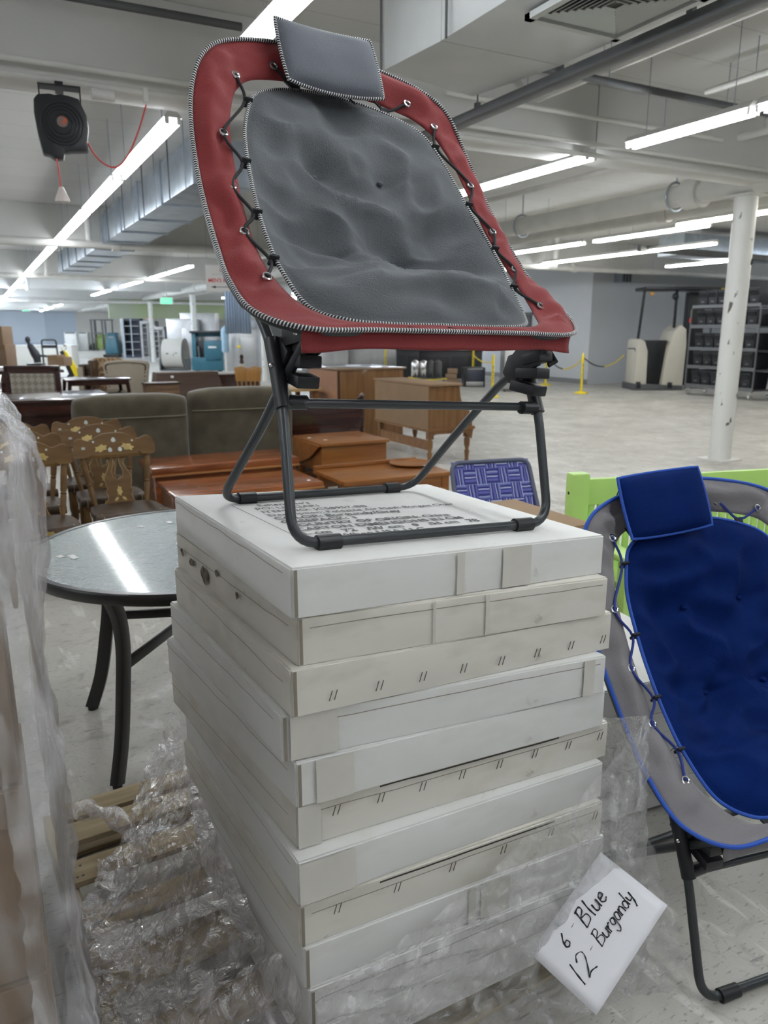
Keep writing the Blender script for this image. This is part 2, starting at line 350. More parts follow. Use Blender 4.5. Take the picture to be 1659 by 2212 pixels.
ht=thing('pipe_hangers','grey pipe hanger hoops along the thick white ceiling pipe','hanger',(8.05,8,3.22))
for y in (7.3,10.4,13.5,16.6,19.7):
    build('hoop',MB().tube([V((8.05+math.cos(a)*.17,y,3.22+math.sin(a)*.17)) for a in [R(k) for k in range(0,360,20)]],.014,6,closed=True).cyl((8.05,y,3.38),(8.05,y,ZC),.01,6),GALV,ht,smooth=True,world=True)
# dark steel channel close to the duct
t=thing('steel_channel','dark grey steel channel running along the duct','channel',(3.42,0,3.1)); build('channel',MB().box((3.42,2.1,3.10),(.115,8.4,.06)),DARKST,t,bevel=.005,world=True)
for y in (2.2,3.1,4.1,5.0,6.1): build('bracket',MB().box((3.42,y,3.15),(.03,.04,.06)).cyl((3.42,y,3.13),(3.42,y,ZC),.006,6),DARKST,t,world=True)
# painted columns
def column(x,y,label,r=.13,base=True,z=3.1):
    t=thing('steel_column',label,'column',(x,y,0)); m=mat('column_paint',(.78,.78,.75),.4,var=.06,scale=3)
    nt=m.node_tree
    build('post',MB().tube([(0,0,0),(0,0,z*.33),(0,0,z*.66),(0,0,z)],r,20),CHIPP,t,smooth=True)
    if base: build('base_plate',MB().box((0,0,.01),(r*2.9,r*2.9,.02)),CHIPP,t)
    build('cap_plate',MB().box((0,0,z+.01),(r*2.6,r*2.6,.02)),CHIPP,t)
    return t
CHIPP=mat('chipped_white_paint',(.74,.74,.71),.4,col2=(.10,.09,.08),scale=9,detail=8,contrast=(.635,.66),stretch=(1,1,.45))
column(8.1,6.3,'round white column with chipped paint near the right edge',.13,True,3.08)
for y,l in ((23.3,'slim white column second along the row, beyond the stanchions'),(32.0,'white column left of the glass-door fridge racks, middle of hall'),(40.6,'white column standing beside the white drum fan'),(49.2,'slim white column in front of the green forklift')):
    column(8.1 if y>24 else 8.1,y,l,.11,False,3.0)
for y,l in((15.5,'short white hanger post above the left pipe, nearest'),(24.5,'short white hanger post above the left pipe, second'),(33.1,'short white hanger post above the left pipe, third')):
    t=thing('hanger_post',l,'post',(2.05,y-.2,3.1)); build('post',MB().cyl((0,0,.0),(0,0,ZC-3.1),.055,12),PIPEP,t,smooth=True); build('collar',MB().cyl((0,0,-.02),(0,0,.05),.085,12),PIPEP,t,smooth=True)
for x,y,l in((12.9,15.28,'short white hanger post above the right-hand pipe'),):
    t=thing('hanger_post',l,'post',(x,y,3.1)); build('post',MB().cyl((0,0,.0),(0,0,ZC-3.1),.075,12),PIPEP,t,smooth=True); build('collar',MB().cyl((0,0,-.02),(0,0,.05),.11,12),PIPEP,t,smooth=True)
# ---------------------------------------------------------------- ducts
def duct_box(t,x0,x1,y0,y1,z0,z1,seam=1.25,ribs=True):
    build('duct_body',MB().box(((x0+x1)/2,(y0+y1)/2,(z0+z1)/2),(x1-x0,y1-y0,z1-z0)),GALVW if z0<0 or t['label'].startswith('white') else GALV,t,bevel=.008,world=True)
    y=y0+seam
    while y<y1-.1 and ribs:
        build('flange',MB().box(((x0+x1)/2,y,(z0+z1)/2),(x1-x0+.05,.03,z1-z0+.05)),GALVW if t['label'].startswith('white') else GALV,t,world=True); y+=seam
GALVW=mat('painted_duct',(.60,.62,.62),.45,.1,var=.1,scale=3)
t=thing('air_duct','white painted square air duct above the burgundy chair','duct',(2.9,2,3.1))
duct_box(t,2.48,3.34,-1.0,4.0,3.14,3.72,1.28)
build('duct_transition',MB().hexa([V(p) for p in [(2.48,4.0,3.14),(3.34,4.0,3.14),(3.34,4.95,3.2),(2.52,4.75,3.2),(2.48,4.0,3.72),(3.34,4.0,3.72),(3.34,4.95,3.72),(2.52,4.75,3.72)]]),GALVW,t,world=True)
for x,y in((2.45,3.9),(2.42,4.6),(2.45,2.6)): build('hanger_rod',MB().cyl((x,y,3.12),(x,y,ZC),.008,6),DARKST,t,world=True)
g=thing('ceiling_diffuser','square louvred air diffuser under the white duct','vent',(2.92,3.22,3.1))
fr=MB()
gx,gy,gz=2.95,3.15,3.11
for (a,b,c,d) in ((-.31,.31,-.31,-.27),(-.31,.31,.27,.31),(-.31,-.27,-.31,.31),(.27,.31,-.31,.31)): fr.box((gx+(a+b)/2,gy+(c+d)/2,gz),(b-a,d-c,.03))
build('frame',fr,GALVW,g,world=True)
build('backing',MB().box((gx,gy,gz+.02),(.56,.56,.008)),BLACKP,g,world=True)
lv=MB()
for k in range(9):
    h=.27*(1-k/9.5)
    for s_ in(-1,1):
        lv.bar((gx-h,gy+s_*h,gz+.006),(gx+h,gy+s_*h,gz+.006),.018,.004,(0,s_*.6,1)); lv.bar((gx+s_*h,gy-h,gz+.006),(gx+s_*h,gy+h,gz+.006),.018,.004,(s_*.6,0,1))
build('louvres',lv,GALVW,g,world=True)
t=thing('air_duct','silver galvanized duct with hanging rods, at left behind the chair','duct',(2.6,15,3.1))
duct_box(t,2.28,2.98,8.7,23.4,3.12,3.6,1.5)
rods=[]
for k in range(19):
    y=8.9+k*.78; build('hanger_rod',MB().cyl((2.25,y,3.1),(2.25,y,ZC),.008,6),DARKST if k%2 else GALV,t,world=True)
t=thing('air_duct','pale round-edged duct far back at the upper right','duct',(16,14,3.2)); duct_box(t,13.6,22,12.0,12.7,3.16,3.6,9)
t=thing('steel_channel','dark sloping steel beam before the far right duct','channel',(13,12,3.1)); build('channel',MB().bar((11.9,11.6,3.17),(19,11.6,3.12),.1,.12),DARKST,t,world=True)
t=thing('smoke_detector','small white junction box on the near conduit','detector',(0,5.7,3.1)); P=aty(222,205,5.7); build('housing',MB().cyl(P+V((-.07,0,0)),P+V((.07,0,0)),.035,14),WHITEP,t,smooth=True,world=True)
# ---------------------------------------------------------------- fluorescent lights
def mk_light(label,L=2.44,tm=TUBE,two=True,group='fluorescent strip lights under the ceiling'):
    t=thing('fluorescent_light',label,'ceiling light',(0,0,0),group=group)
    build('housing',MB().add([(-.03,-L/2,.075),(.03,-L/2,.075),(.07,-L/2,.025),(-.07,-L/2,.025),(-.03,L/2,.075),(.03,L/2,.075),(.07,L/2,.025),(-.07,L/2,.025)],[(0,1,2,3),(7,6,5,4),(0,4,5,1),(1,5,6,2),(2,6,7,3),(3,7,4,0)]),WHITEP,t)
    for s_ in ((-1,1) if two else (0,)):
        build('tube',MB().cyl((s_*.045,-L/2+.03,.0),(s_*.045,L/2-.03,.0),.019,8),tm,t,smooth=True)
        for e in(-1,1): build('lamp_holder',MB().box((s_*.045,e*(L/2-.012),.01),(.03,.02,.06)),WHITEP,t)
    for e in(-.7,.7): build('hanger_wire',MB().cyl((0,e*L/2,.07),(0,e*L/2,ZC-3.12),.004,5),GALV,t)
    return t
LZ=3.12
protos={}
def light(x,y,label,kind='n',L=2.44,z=LZ,rot=0):
    key=(kind,L)
    if key not in protos:
        protos[key]=mk_light(label,L,{'n':TUBE,'b':TUBEB,'w':TUBEW}[kind]); o=protos[key]; o.location=(x,y,z)
    else: o=dup(protos[key],(x,y,z),(0,0,R(rot)),label)
    o.rotation_euler=(0,0,R(rot)); o.location=(x,y,z)
    return o
ordn=['nearest','second','third','fourth','fifth','sixth','seventh','eighth','ninth','tenth','eleventh','twelfth','thirteenth','fourteenth','fifteenth','sixteenth','seventeenth','eighteenth','nineteenth','twentieth']
y=7.5
for k in range(24):
    light(1.52,y+k*2.55,'%s twin tube light of the bright row at left'%ordn[k] if k<12 else 'small far twin tube light at the end of the left row','n' if k<9 else 'b')
light(1.55,3.42,'twin tube light directly behind the headrest pillow')
light(1.55,.85,'twin tube light overhead before the headrest, outside the picture'); light(1.55,-1.7,'twin tube light overhead, furthest behind the viewer')
light(1.55,-4.3,'twin tube light overhead, at the near wall')
for k,yy in enumerate((6.95,4.66)):
    light(5.2,yy,'%s'%('twin tube light at right, between the duct and the first beam' if k==0 else 'short twin tube light high at the right edge'),'n',2.44 if k==0 else 1.22)
light(5.2,2.78,'bright twin tube light cut off by the right edge'); light(5.2,.2,'twin tube light outside the right edge'); light(5.2,-2.4,'twin tube light behind the viewer at right')
for k,yy in enumerate((20.6,23.2,25.8,28.4,33.5,36.1,45,52,58)):
    light(4.95,yy,'%s light of the second row, left of the hanging sign'%ordn[k],'b' if k>1 else 'n')
for k,(x,yy,kd) in enumerate(((10.0,12.3,'n'),(10.0,9.6,'n'),(12.15,11.2,'w'),(12.15,13.6,'w'),(12.4,15.9,'n'),(15.4,12.85,'n'),(9.6,7.4,'w'),(9.6,4.9,'w'),(17.6,11.6,'w'),(17.,8.2,'w'),(13.,5.,'n'),(12.2,20.,'n'),(12.2,30.,'b'),(10.9,36.,'b'),(11.,46.,'b'),(14.5,38.,'w'))):
    light(x,yy,['long light at right, just beside the chair','pale unlit-looking long light right of the chair','long warm light above the corner of the white wall','shorter warm light left of the hanger post','low light hidden partly by the burgundy fabric','low light left of the chipped column','warm light left of the chipped column, high','warm light right of the chipped column','small light beyond the chipped column at far right','light outside the right edge','light outside the frame at right','light behind the burgundy chair','far light above the fridge racks','far light over the drum fan','far light over the cream wall','far warm light beneath the sign'][k],kd)
for k,(x,yy) in enumerate(((-2.2,1.),(-2.2,5.),(-2.2,9.),(-2.2,13.),(-6,3.),(-6,9.),(9.5,0.),(-2.2,-3.),(-2.2,22),(-2.2,34),(-2.2,46),(-2,55),(-2,62),(-2,68),(-7,50),(-7,60),(-7,67),(5,62),(5,67),(11,56),(11,63),(11,68),(18,60),(18,67),(13.5,25.),(13.5,34.),(-8,30),(-8,40),(22.5,12.),(20.5,8.))):  # added lights; the far and right ones brighten the distant walls
    light(x,yy,'added light filling out the rows and brightening the hall','n' if k<8 else 'b')
# ================================================================ bungee lounge chairs
def mirror_loop(half): # right half from front centre to top centre -> closed loop
    h=[V(p) for p in half]; return h+[V((-p.x,p.y,p.z)) for p in h[-2:0:-1]]
OUT=[(0,-.272,.424),(.18,-.271,.424),(.325,-.266,.424),(.402,-.20,.452),(.413,-.107,.509),(.406,-.029,.569),(.403,.044,.649),(.398,.109,.728),(.388,.176,.828),(.371,.225,.921),(.336,.252,1.001),(.274,.268,1.045),(.152,.285,1.075),(0,.305,1.088)]
INN=[(0,-.252,.437),(.15,-.25,.437),(.250,-.238,.443),(.300,-.175,.472),(.325,-.10,.525),(.331,-.035,.583),(.328,.03,.655),(.322,.09,.735),(.310,.157,.835),(.288,.203,.905),(.262,.230,.945),(.215,.250,.975),(.11,.265,.995),(0,.285,1.003)]
PAD=[(0,-.238,.438),(.14,-.236,.438),(.225,-.224,.444),(.276,-.168,.467),(.298,-.092,.535),(.305,-.037,.597),(.302,.025,.668),(.293,.086,.74),(.277,.156,.835),(.25,.198,.903),(.222,.224,.938),(.168,.243,.962),(.09,.26,.98),(0,.277,.988)]
NRM=V((0,.75,-.66))
CH0=V((0,-.238,.438)); CHD=(V((0,.277,.988))-CH0); CHL=CHD.length; CHD=CHD/CHL
SAG=[(0,0),(.06,-.012),(.13,-.018),(.19,.0),(.26,.052),(.34,.082),(.45,.088),(.6,.068),(.8,.03),(1,0)]
LEAN=[0.]
def sagf(t):
    t=min(1,max(0,t))
    for (a,x),(b,y) in zip(SAG[:-1],SAG[1:]):
        if t<=b: u=(t-a)/(b-a); u=u*u*(3-2*u); return x+(y-x)*u
    return 0
BUTT=[(-.10,.69),(.075,.69),(-.105,.41),(.075,.41)]
def chair_surface(E,rho,seed,deep):
    C=V((LEAN[0]*.24,.005,.66)); P=C+(V(E)-C)*rho
    t=(P-CH0).dot(CHD)/CHL; edge=max(0,1-rho**3.)
    s=sagf(t)*deep*min(1,edge*1.25)
    # wrinkles between the tufts
    q=V((P.x*5,t*5.5,seed))
    q=V((q.x*.9+q.y*.35,q.y*.9-q.x*.25,seed)); w=(noise.noise(q*.9)*.024+abs(noise.noise(q*1.5+V((3,1,0))))*.055-.018+noise.noise(q*3.5)*.007)*min(1,edge*1.6)
    d=0
    for bx,bt in BUTT[:4]:
        dd=((P.x-bx)/.036)**2+((t-bt)/.045)**2; d+=math.exp(-dd)
        dl=abs(t-bt)/.014; d+=.35*math.exp(-dl*dl)*math.exp(-((P.x-bx)/.10)**2)
    return P,NRM*(s+w+.020*min(1.2,d)*min(1,edge*2)),edge
def bungee_chair(label,fab,padm,pillowm,pipem,cordm,loc,rot,skew=(0,0),scale=1.,seed=1.,sticker=False,px_off=0.,lean=0.):
    LEAN[0]=lean; T=thing('bungee_chair',label,'chair',loc,rot,scale=scale)
    def sk(p):
        p=V(p); p.x+=lean*max(0,p.z-.42); k=skew[0]+(skew[1]-skew[0])*min(1,max(0,(p.z-.42)/.6)); return V((p.x,p.y,p.z+p.x*k))
    NS=14
    out=[sk(p) for p in crom(mirror_loop(OUT),NS,True)]; inn=[sk(p) for p in crom(mirror_loop(INN),NS,True)]; N=len(out)
    NB=8
    ring=MB(); vs=[];fs=[]
    for i in range(N):
        for j in range(NB+1):
            u=j/NB; p=out[i].lerp(inn[i],u)
            puff=math.sin(math.pi*u)*.010*(1 if p.z>.50 else .15+.85*max(0,(p.z-.44)/.06))
            s_=i/N*2*math.pi
            w=(noise.noise(V((math.cos(s_)*3.2,math.sin(s_)*3.2,u*1.1+seed)))*.024+noise.noise(V((math.cos(s_)*8,math.sin(s_)*8,u*2.5+seed)))*.015)*math.sin(math.pi*min(1,u*1.0))
            front=1-min(1,max(0,(p.z-.44)/.05))
            nn=NRM.lerp(V((0,-.1,-1)),front).normalized()
            vs.append(p-nn*(puff-w*(.3 if front>.5 else 1)))
    for i in range(N):
        k=(i+1)%N
        for j in range(NB): fs.append((i*(NB+1)+j,k*(NB+1)+j,k*(NB+1)+j+1,i*(NB+1)+j+1))
    ring.add(vs,fs)
    build('fabric_ring',ring,fab,T,smooth=True,solid=.004,angle=80)
    # front band of the cover that hangs below the piping
    vb=MB()
    def vf(u,v):
        x=-.335+.67*u; p=sk((x,-.272+.012*abs(u-.5)*2,.424)); dr=.034*(1-.0*abs(u-.5))*(1+.15*noise.noise(V((u*6,seed,0))))
        ex=abs(u-.5)*2; dr*=1+.35*max(0,ex-.75)*4*(.6 if u>.5 else .35)
        return p+V((0,.010*math.sin(v*3.1)-.012*v*0,-dr*v))+V((0,-.006*math.sin(math.pi*v),0))
    vb.grid(vf,44,6); build('front_band',vb,fab,T,smooth=True,solid=.003,angle=80)
    # tube of the seat frame within the cover
    build('seat_frame',MB().tube([p.lerp(q_,.16)+NRM*.012+V((0,.004,.004 if p.z<.45 else 0)) for p,q_ in zip(out,inn)][::2],.0100,10,closed=True),FRAME,T,smooth=True)
    build('ring_piping',MB().tube([p-NRM*.003 for p in out],.0048,8,closed=True),pipem,T,smooth=True)
    # pad
    edge=[sk(p) for p in crom(mirror_loop(PAD),12,True)]; M_=len(edge); NR=30
    pad=MB(); vs=[];fs=[]
    for side in(0,1):
        base=len(vs)
        for r_ in range(NR+1):
            rho=1-r_/NR*.985
            for e in edge:
                P,d,ed=chair_surface(e,rho,seed,1.)
                th=(.013 if side==0 else .011)*min(1,ed*3)**.5
                ss=-1 if side==0 else 1
                vs.append(P+d+NRM*ss*th)
        for r_ in range(NR):
            for i in range(M_):
                k=(i+1)%M_; f=(base+r_*M_+i,base+r_*M_+k,base+(r_+1)*M_+k,base+(r_+1)*M_+i); fs.append(f if side==0 else f[::-1])
        fs.append(tuple(base+NR*M_+i for i in range(M_))[::(1 if side==0 else -1)])
    for i in range(M_):
        k=(i+1)%M_; off=(NR+1)*M_; fs.append((i,off+i,off+k,k))
    pad.add(vs,fs); po=build('seat_pad',pad,padm,T,smooth=True,angle=180)
    build('pad_piping',MB().tube(edge,.0045,8,closed=True),pipem,po,smooth=True)
    for bx,bt in BUTT[:4]:
        c=CH0+CHD*(bt*CHL)+V((bx,0,0)); rho=.45
        ev=min(edge,key=lambda e:abs(math.atan2(e.x,(e-V((0,.005,.66))).dot(CHD))-math.atan2(bx,(c-V((0,.005,.66))).dot(CHD))))
        cc=V((0,.005,.66)); rho=(c-cc).length/max(.01,(ev-cc).length); P,d,ed=chair_surface(ev,rho,seed,1.)
        build('tuft_button',MB().sphere(P+d-NRM*.017,.0085,12,(1,1,.7)),padm,po,smooth=True)
    # headrest pillow
    pc=V((-.036+px_off,.235,1.045)); pu=V((1,0,.055)).normalized(); pv=V((0,.40,.91)).normalized(); pn=pu.cross(pv).normalized()  # pn towards -y
    if pn.y>0: pn=-pn
    def pill(u,v,sgn):
        a=u*2-1;b=v*2-1; hw=.131-.010*b*-1*0; sq=lambda x:math.copysign(1-(1-abs(x))**1.0,x)
        x=a*hw*(1-.03*(b*b))-.004*b; y=b*.083*(1-.05*a*a); th=.024*(max(0,(1-a**4)*(1-b**4)))**.55
        bend=.012*(a*a)+.006*noise.noise(V((u*3,v*3,seed)))*(1-a*a)*(1-b*b)
        return pc+pu*x+pv*y+pn*(sgn*th+bend)
    pm=MB(); pm.grid(lambda u,v:pill(u,v,1),28,20); pm.grid(lambda u,v:pill(u,v,-1),28,20)
    pl=build('headrest_pillow',pm,pillowm,T,smooth=True,angle=180)
    rim=[pill(u,0,0) for u in [k/16 for k in range(17)]]+[pill(1,v,0) for v in [k/10 for k in range(1,11)]]+[pill(u,1,0) for u in [1-k/16 for k in range(1,17)]]+[pill(0,v,0) for v in [1-k/10 for k in range(1,10)]]
    build('pillow_piping',MB().tube(rim,.0042,8,closed=True),pipem,pl,smooth=True)
    for x in(-.10,.06): build('pillow_strap',MB().tube([pc+pu*x+pv*.075-pn*.01,pc+pu*x+pv*.04-pn*.05,pc+pu*x-pv*.03-pn*.05,pc+pu*x-pv*.085-pn*.012],.006,6,flat=.3),BLACKC,pl,smooth=True)
    # webbing tabs, grommets and bungee cord
    def at_loop(L,x,z,top=False):
        return min(L,key=lambda p:(p.x-x)**2+(p.z-z)**2)
    def side_pts(L,s_): return [p for p in L if p.x*s_>0]
    cordpts=[]
    for s_ in(-1,1):
        gz=[.958,.81,.69,.59,.50]; tz=[.905,.755,.64,.545]
        seq=[]
        for i,z in enumerate(gz):
            pi=min(side_pts(inn,s_),key=lambda p:abs(p.z-z)+(0 if p.y>-.2 else 1)); po_=min(side_pts(out,s_),key=lambda p:abs(p.z-z)+(0 if p.y>-.24 else 1))
            g=pi.lerp(po_,.22)-NRM*.012
            build('grommet',MB().tube([g+V((math.cos(a)*.0085,math.sin(a)*.0085*.66,math.sin(a)*.0085*.75)) for a in [R(k) for k in range(0,360,30)]],.0026,6,closed=True),CHROME,T,smooth=True)
            seq.append(g)
            if i<len(tz):
                e=min(side_pts(edge,s_),key=lambda p:abs(p.z-tz[i])+(0 if p.y>-.2 else 1)); tb=e+V((s_*.013,0,0))
                build('webbing_tab',MB().box(e+V((s_*.006,.0,0)),(.02,.006,.022),(35,0,0)),BLACKC,T,bevel=.001)
                seq.append(tb)
        cordpts.append(crom(seq,6))
    tops=[(-.17,1.0),(-.05,1.005),(.07,1.005),(.2,.99)]
    seq=[]
    for i,(x,z) in enumerate(tops):
        pi=min([p for p in inn if p.z>.9],key=lambda p:abs(p.x-x)); po_=min([p for p in out if p.z>.95],key=lambda p:abs(p.x-x)); g=pi.lerp(po_,.25)-NRM*.012
        build('grommet',MB().tube([g+V((math.cos(a)*.0085,math.sin(a)*.0085*.5,math.sin(a)*.0085*.85)) for a in [R(k) for k in range(0,360,30)]],.0026,6,closed=True),CHROME,T,smooth=True)
        seq.append(g)
        if i<len(tops)-1:
            xm=(x+tops[i+1][0])/2; e=min([p for p in edge if p.z>.9],key=lambda p:abs(p.x-xm)); seq.append(e+V((0,.004,.01)))
            build('webbing_tab',MB().box(e+V((0,.002,.006)),(.026,.005,.018),(-20,0,0)),BLACKC,T,bevel=.001)
    cordpts.append(crom(seq,6))
    for cpt in cordpts: build('bungee_cord',MB().tube(cpt,.0036,6),cordm,T,smooth=True)
    for x in(-.2,-.1,0,.1,.2):
        e=min([p for p in edge if p.y<-.2],key=lambda p:abs(p.x-x)); build('webbing_tab',MB().box(e+V((0,-.012,-.004)),(.022,.022,.004),(10,0,0)),BLACKC,T)
    # folding frame
    r_=.0105
    def u_frame(pts,name): return build(name,MB().tube(fillet(pts,.06,8),r_,12),FRAME,T,smooth=True)
    u_frame([(-.34,.045,.53),(-.330,-.035,.46),(-.322,-.10,.385),(-.318,-.15,.27),(-.335,-.245,.012),(.318,-.262,.012),(.315,-.20,.27),(.318,-.14,.385),(.33,-.06,.47),(.345,.02,.53)],'front_leg_frame')
    u_frame([(-.300,-.205,.388),(-.298,-.11,.31),(-.290,.0,.215),(-.296,.225,.012),(.300,.262,.012),(.300,.09,.175),(.298,-.095,.335),(.298,-.215,.402)],'rear_leg_frame')
    build('cross_bar',MB().cyl((-.318,-.150,.272),(.315,-.195,.275),.0095,12),FRAME,T,smooth=True)
    for x0,y0,s_ in((-.318,-.15,-1),(.315,-.195,1)):
        # leg sleeve with T joint
        top=V((x0,y0+.055,.392)); bot=V((x0,y0-.005,.262))
        sl=build('leg_sleeve',MB().tube([bot,bot.lerp(top,.5),top],[.0165,.0155,.0165],14),BLACKP,T,smooth=True)
        build('bar_socket',MB().cyl((x0,y0,.273),(x0-s_*.052,y0-s_*.003,.273),.0150,12),BLACKP,sl,smooth=True)
        build('rivet',MB().sphere(bot.lerp(top,.62)+V((s_*.014,-.008,0)),.005,8),CHROME,sl,smooth=True)
        for q_ in (0,1,2): build('folded_bracket',MB().box((x0-s_*.038,y0-.005-.01*q_,.318+.034*q_),(.046,.075-.01*q_,.024),(8-10*q_,0,s_*6)),BLACKP,sl,bevel=.004)
        # hinge bracket towards the rear leg and the seat
        hx=x0-s_*.018
        br=build('hinge_bracket',MB().bar((hx,y0+.06,.33),(hx,y0+.02,.385),.022,.05).bar((hx,y0+.03,.395),(hx,-.235,.41 if s_<0 else .425),.02,.034),BLACKP,T,bevel=.004)
        build('hinge_plate',MB().prism([(y0+.06,.325),(y0+.085,.35),(y0+.07,.39),(y0+.0,.41),(y0-.02,.39),(y0+.02,.35)],.012,'yz',(hx-s_*.016,0,0)),BLACKP,br,bevel=.003)
        build('hinge_plate',MB().prism([(y0+.02,.345),(y0+.05,.38),(y0+.0,.43),(y0-.06,.43),(y0-.05,.37)],.010,'yz',(hx-s_*.034,0,0)),BLACKP,br,bevel=.003)
        build('strap',MB().tube([(x0-s_*.008,-.22,.41),(x0-s_*.004,-.246,.380),(x0-s_*.02,-.24,.372)],.006,6),BLACKC,br,smooth=True)
        build('rivet',MB().sphere(V((x0-s_*.0,-.20,.405)),.006,8),CHROME,br,smooth=True)
    for a,b in(((-.285,-.2475,.012),(-.235,-.249,.012)),((.215,-.259,.012),(.265,-.2605,.012)),((-.25,.2275,.012),(-.205,.2295,.012)),((.20,.2555,.012),(.245,.2585,.012))):
        build('foot_sleeve',MB().cyl(a,b,.0155,14).box(((a[0]+b[0])/2,(a[1]+b[1])/2,.002),(.048,.02,.006)),BLACKP,T,smooth=True)
    if sticker:
        build('warning_label',MB().add([(.3263,-.208,.24),(.3335,-.203,.24),(.3312,-.2235,.17),(.3240,-.2275,.17)],[(0,1,2,3)]),mat('label_white',(.75,.72,.7),.5,col2=(.55,.2,.18),scale=40,contrast=(.6,.62)),T,label='white and red warning sticker',solid=.001)
    return T
BURG=mat_weave('burgundy_polyester',(.225,.030,.032),420,.7,.35,.12,.15)
GREYMESH=mat_weave('grey_air_mesh',(.108,.116,.125),330,.75,.5,.08,.1)
PILLOWG=mat_weave('grey_pillow_mesh',(.11,.118,.14),420,.7,.3,.1,.06)
PIPBW=mat_cord('black_white_piping',(.01,.01,.012),(.62,.62,.62),160.)
BLUEPAD=mat_weave('navy_air_mesh',(.0005,.014,.105),420,.8,.4,.0,.2); BLUEPAD.node_tree.nodes['Principled BSDF'].inputs['Specular IOR Level'].default_value=.1
GREYPOLY=mat_weave('grey_polyester',(.20,.19,.20),420,.7,.3,.2,.1)
BLUEPIP=mat('blue_piping',(.012,.075,.42),.6); BLUECORD=mat('blue_cord',(.01,.03,.20),.7)
# ================================================================ stack of flat cartons
TOPZ=1.14; PALZ=.117; NL=11; YAW=R(3.0)
TILT=3.74
px={0:((628,1228),(1306,1156),(378,1072)),1:((640,1334),(1315,1247),(399,1161)),2:((627,1448),(1323,1322),(383,1232)),3:((606,1547),(1311,1416),(379,1311)),
    4:((638,1649),(1309,1490),(383,1400)),5:((640,1740),(1315,1558),(390,1468)),6:((643,1865),(1304,1646),(398,1523)),7:((645,1958),(1275,1740),(423,1634)),8:((656,2050),(1262,1822),(426,1700)),9:((668,2140),(1258,1905),(432,1760)),10:((676,2230),(1255,1970),(436,1810))}
SC0=V((.816,1.567))
def plane_k(k):
    z=TOPZ-(TOPZ-PALZ)*k/NL; tl=R(TILT*(1-k/NL*.8)) if k<NL else 0
    n=Euler((R(-.4)*(1-k/NL),tl,YAW)).to_matrix()@V((0,0,1)); return V((SC0.x,SC0.y,z)),n
def carton_mat(name,c,dirt):
    m=mat(name,c,.62,0,0,1); nt=m.node_tree; L=nt.links.new; b=nt.nodes['Principled BSDF']; ge=_n(nt,'ShaderNodeTexCoord')
    mp=_n(nt,'ShaderNodeMapping'); mp.inputs['Scale'].default_value=(2,2,5); L(ge.outputs['Object'],mp.inputs[0])
    n=_n(nt,'ShaderNodeTexNoise'); n.inputs['Scale'].default_value=3; n.inputs['Detail'].default_value=6; L(mp.outputs[0],n.inputs['Vector'])
    r=_n(nt,'ShaderNodeMapRange'); r.inputs[1].default_value=.5; r.inputs[2].default_value=.8; r.inputs[4].default_value=dirt; L(n.outputs[0],r.inputs[0])
    mx=_n(nt,'ShaderNodeMix',data_type='RGBA'); mx.inputs[6].default_value=(*c,1); mx.inputs[7].default_value=(.36,.32,.24,1); L(r.outputs[0],mx.inputs[0])
    n2=_n(nt,'ShaderNodeTexNoise'); n2.inputs['Scale'].default_value=17; n2.inputs['Detail'].default_value=8; n2.inputs['Distortion'].default_value=.7; L(ge.outputs['Object'],n2.inputs['Vector'])
    r2=_n(nt,'ShaderNodeMapRange'); r2.inputs[1].default_value=.68; r2.inputs[2].default_value=.72; r2.inputs[4].default_value=dirt*.8; L(n2.outputs[0],r2.inputs[0])
    m2=_n(nt,'ShaderNodeMix',data_type='RGBA'); m2.inputs[7].default_value=(.2,.17,.14,1); L(r2.outputs[0],m2.inputs[0]); L(mx.outputs[2],m2.inputs[6]); L(m2.outputs[2],b.inputs['Base Color'])
    bp=_n(nt,'ShaderNodeBump'); bp.inputs['Strength'].default_value=.12; bp.inputs['Distance'].default_value=.01; L(n.outputs[0],bp.inputs['Height']); L(bp.outputs[0],b.inputs['Normal'])
    return m
CARTON=carton_mat('white_carton',(.70,.70,.685),.25); CARTOND=carton_mat('worn_white_carton',(.67,.65,.59),.5)
CARTEDGE=mat('carton_seam',(.24,.21,.17),.8); TAPE=mat('clear_tape',(.62,.60,.55),.25,var=.08,scale=12,spec=.6,coat=.3); STAPLE=mat('dark_staple',(.10,.075,.06),.4)
ordc=['topmost white carton with printed text, under the burgundy chair','second white carton from the top, torn along its left side','third carton from the top, yellowed and stapled along the front','fourth white carton from the top, pushed out to the left','fifth white carton from the top, its front sunken at the right','sixth carton from the top, staples along a seam with painted shadow','seventh carton from the top, its top edge stepping forward','eighth carton from the top, staple row above a dirty corner','ninth carton from the top, where the stretch film begins','tenth carton from the top, seen through crumpled film','lowest white carton, resting on the pallet under film']
CORN=[]
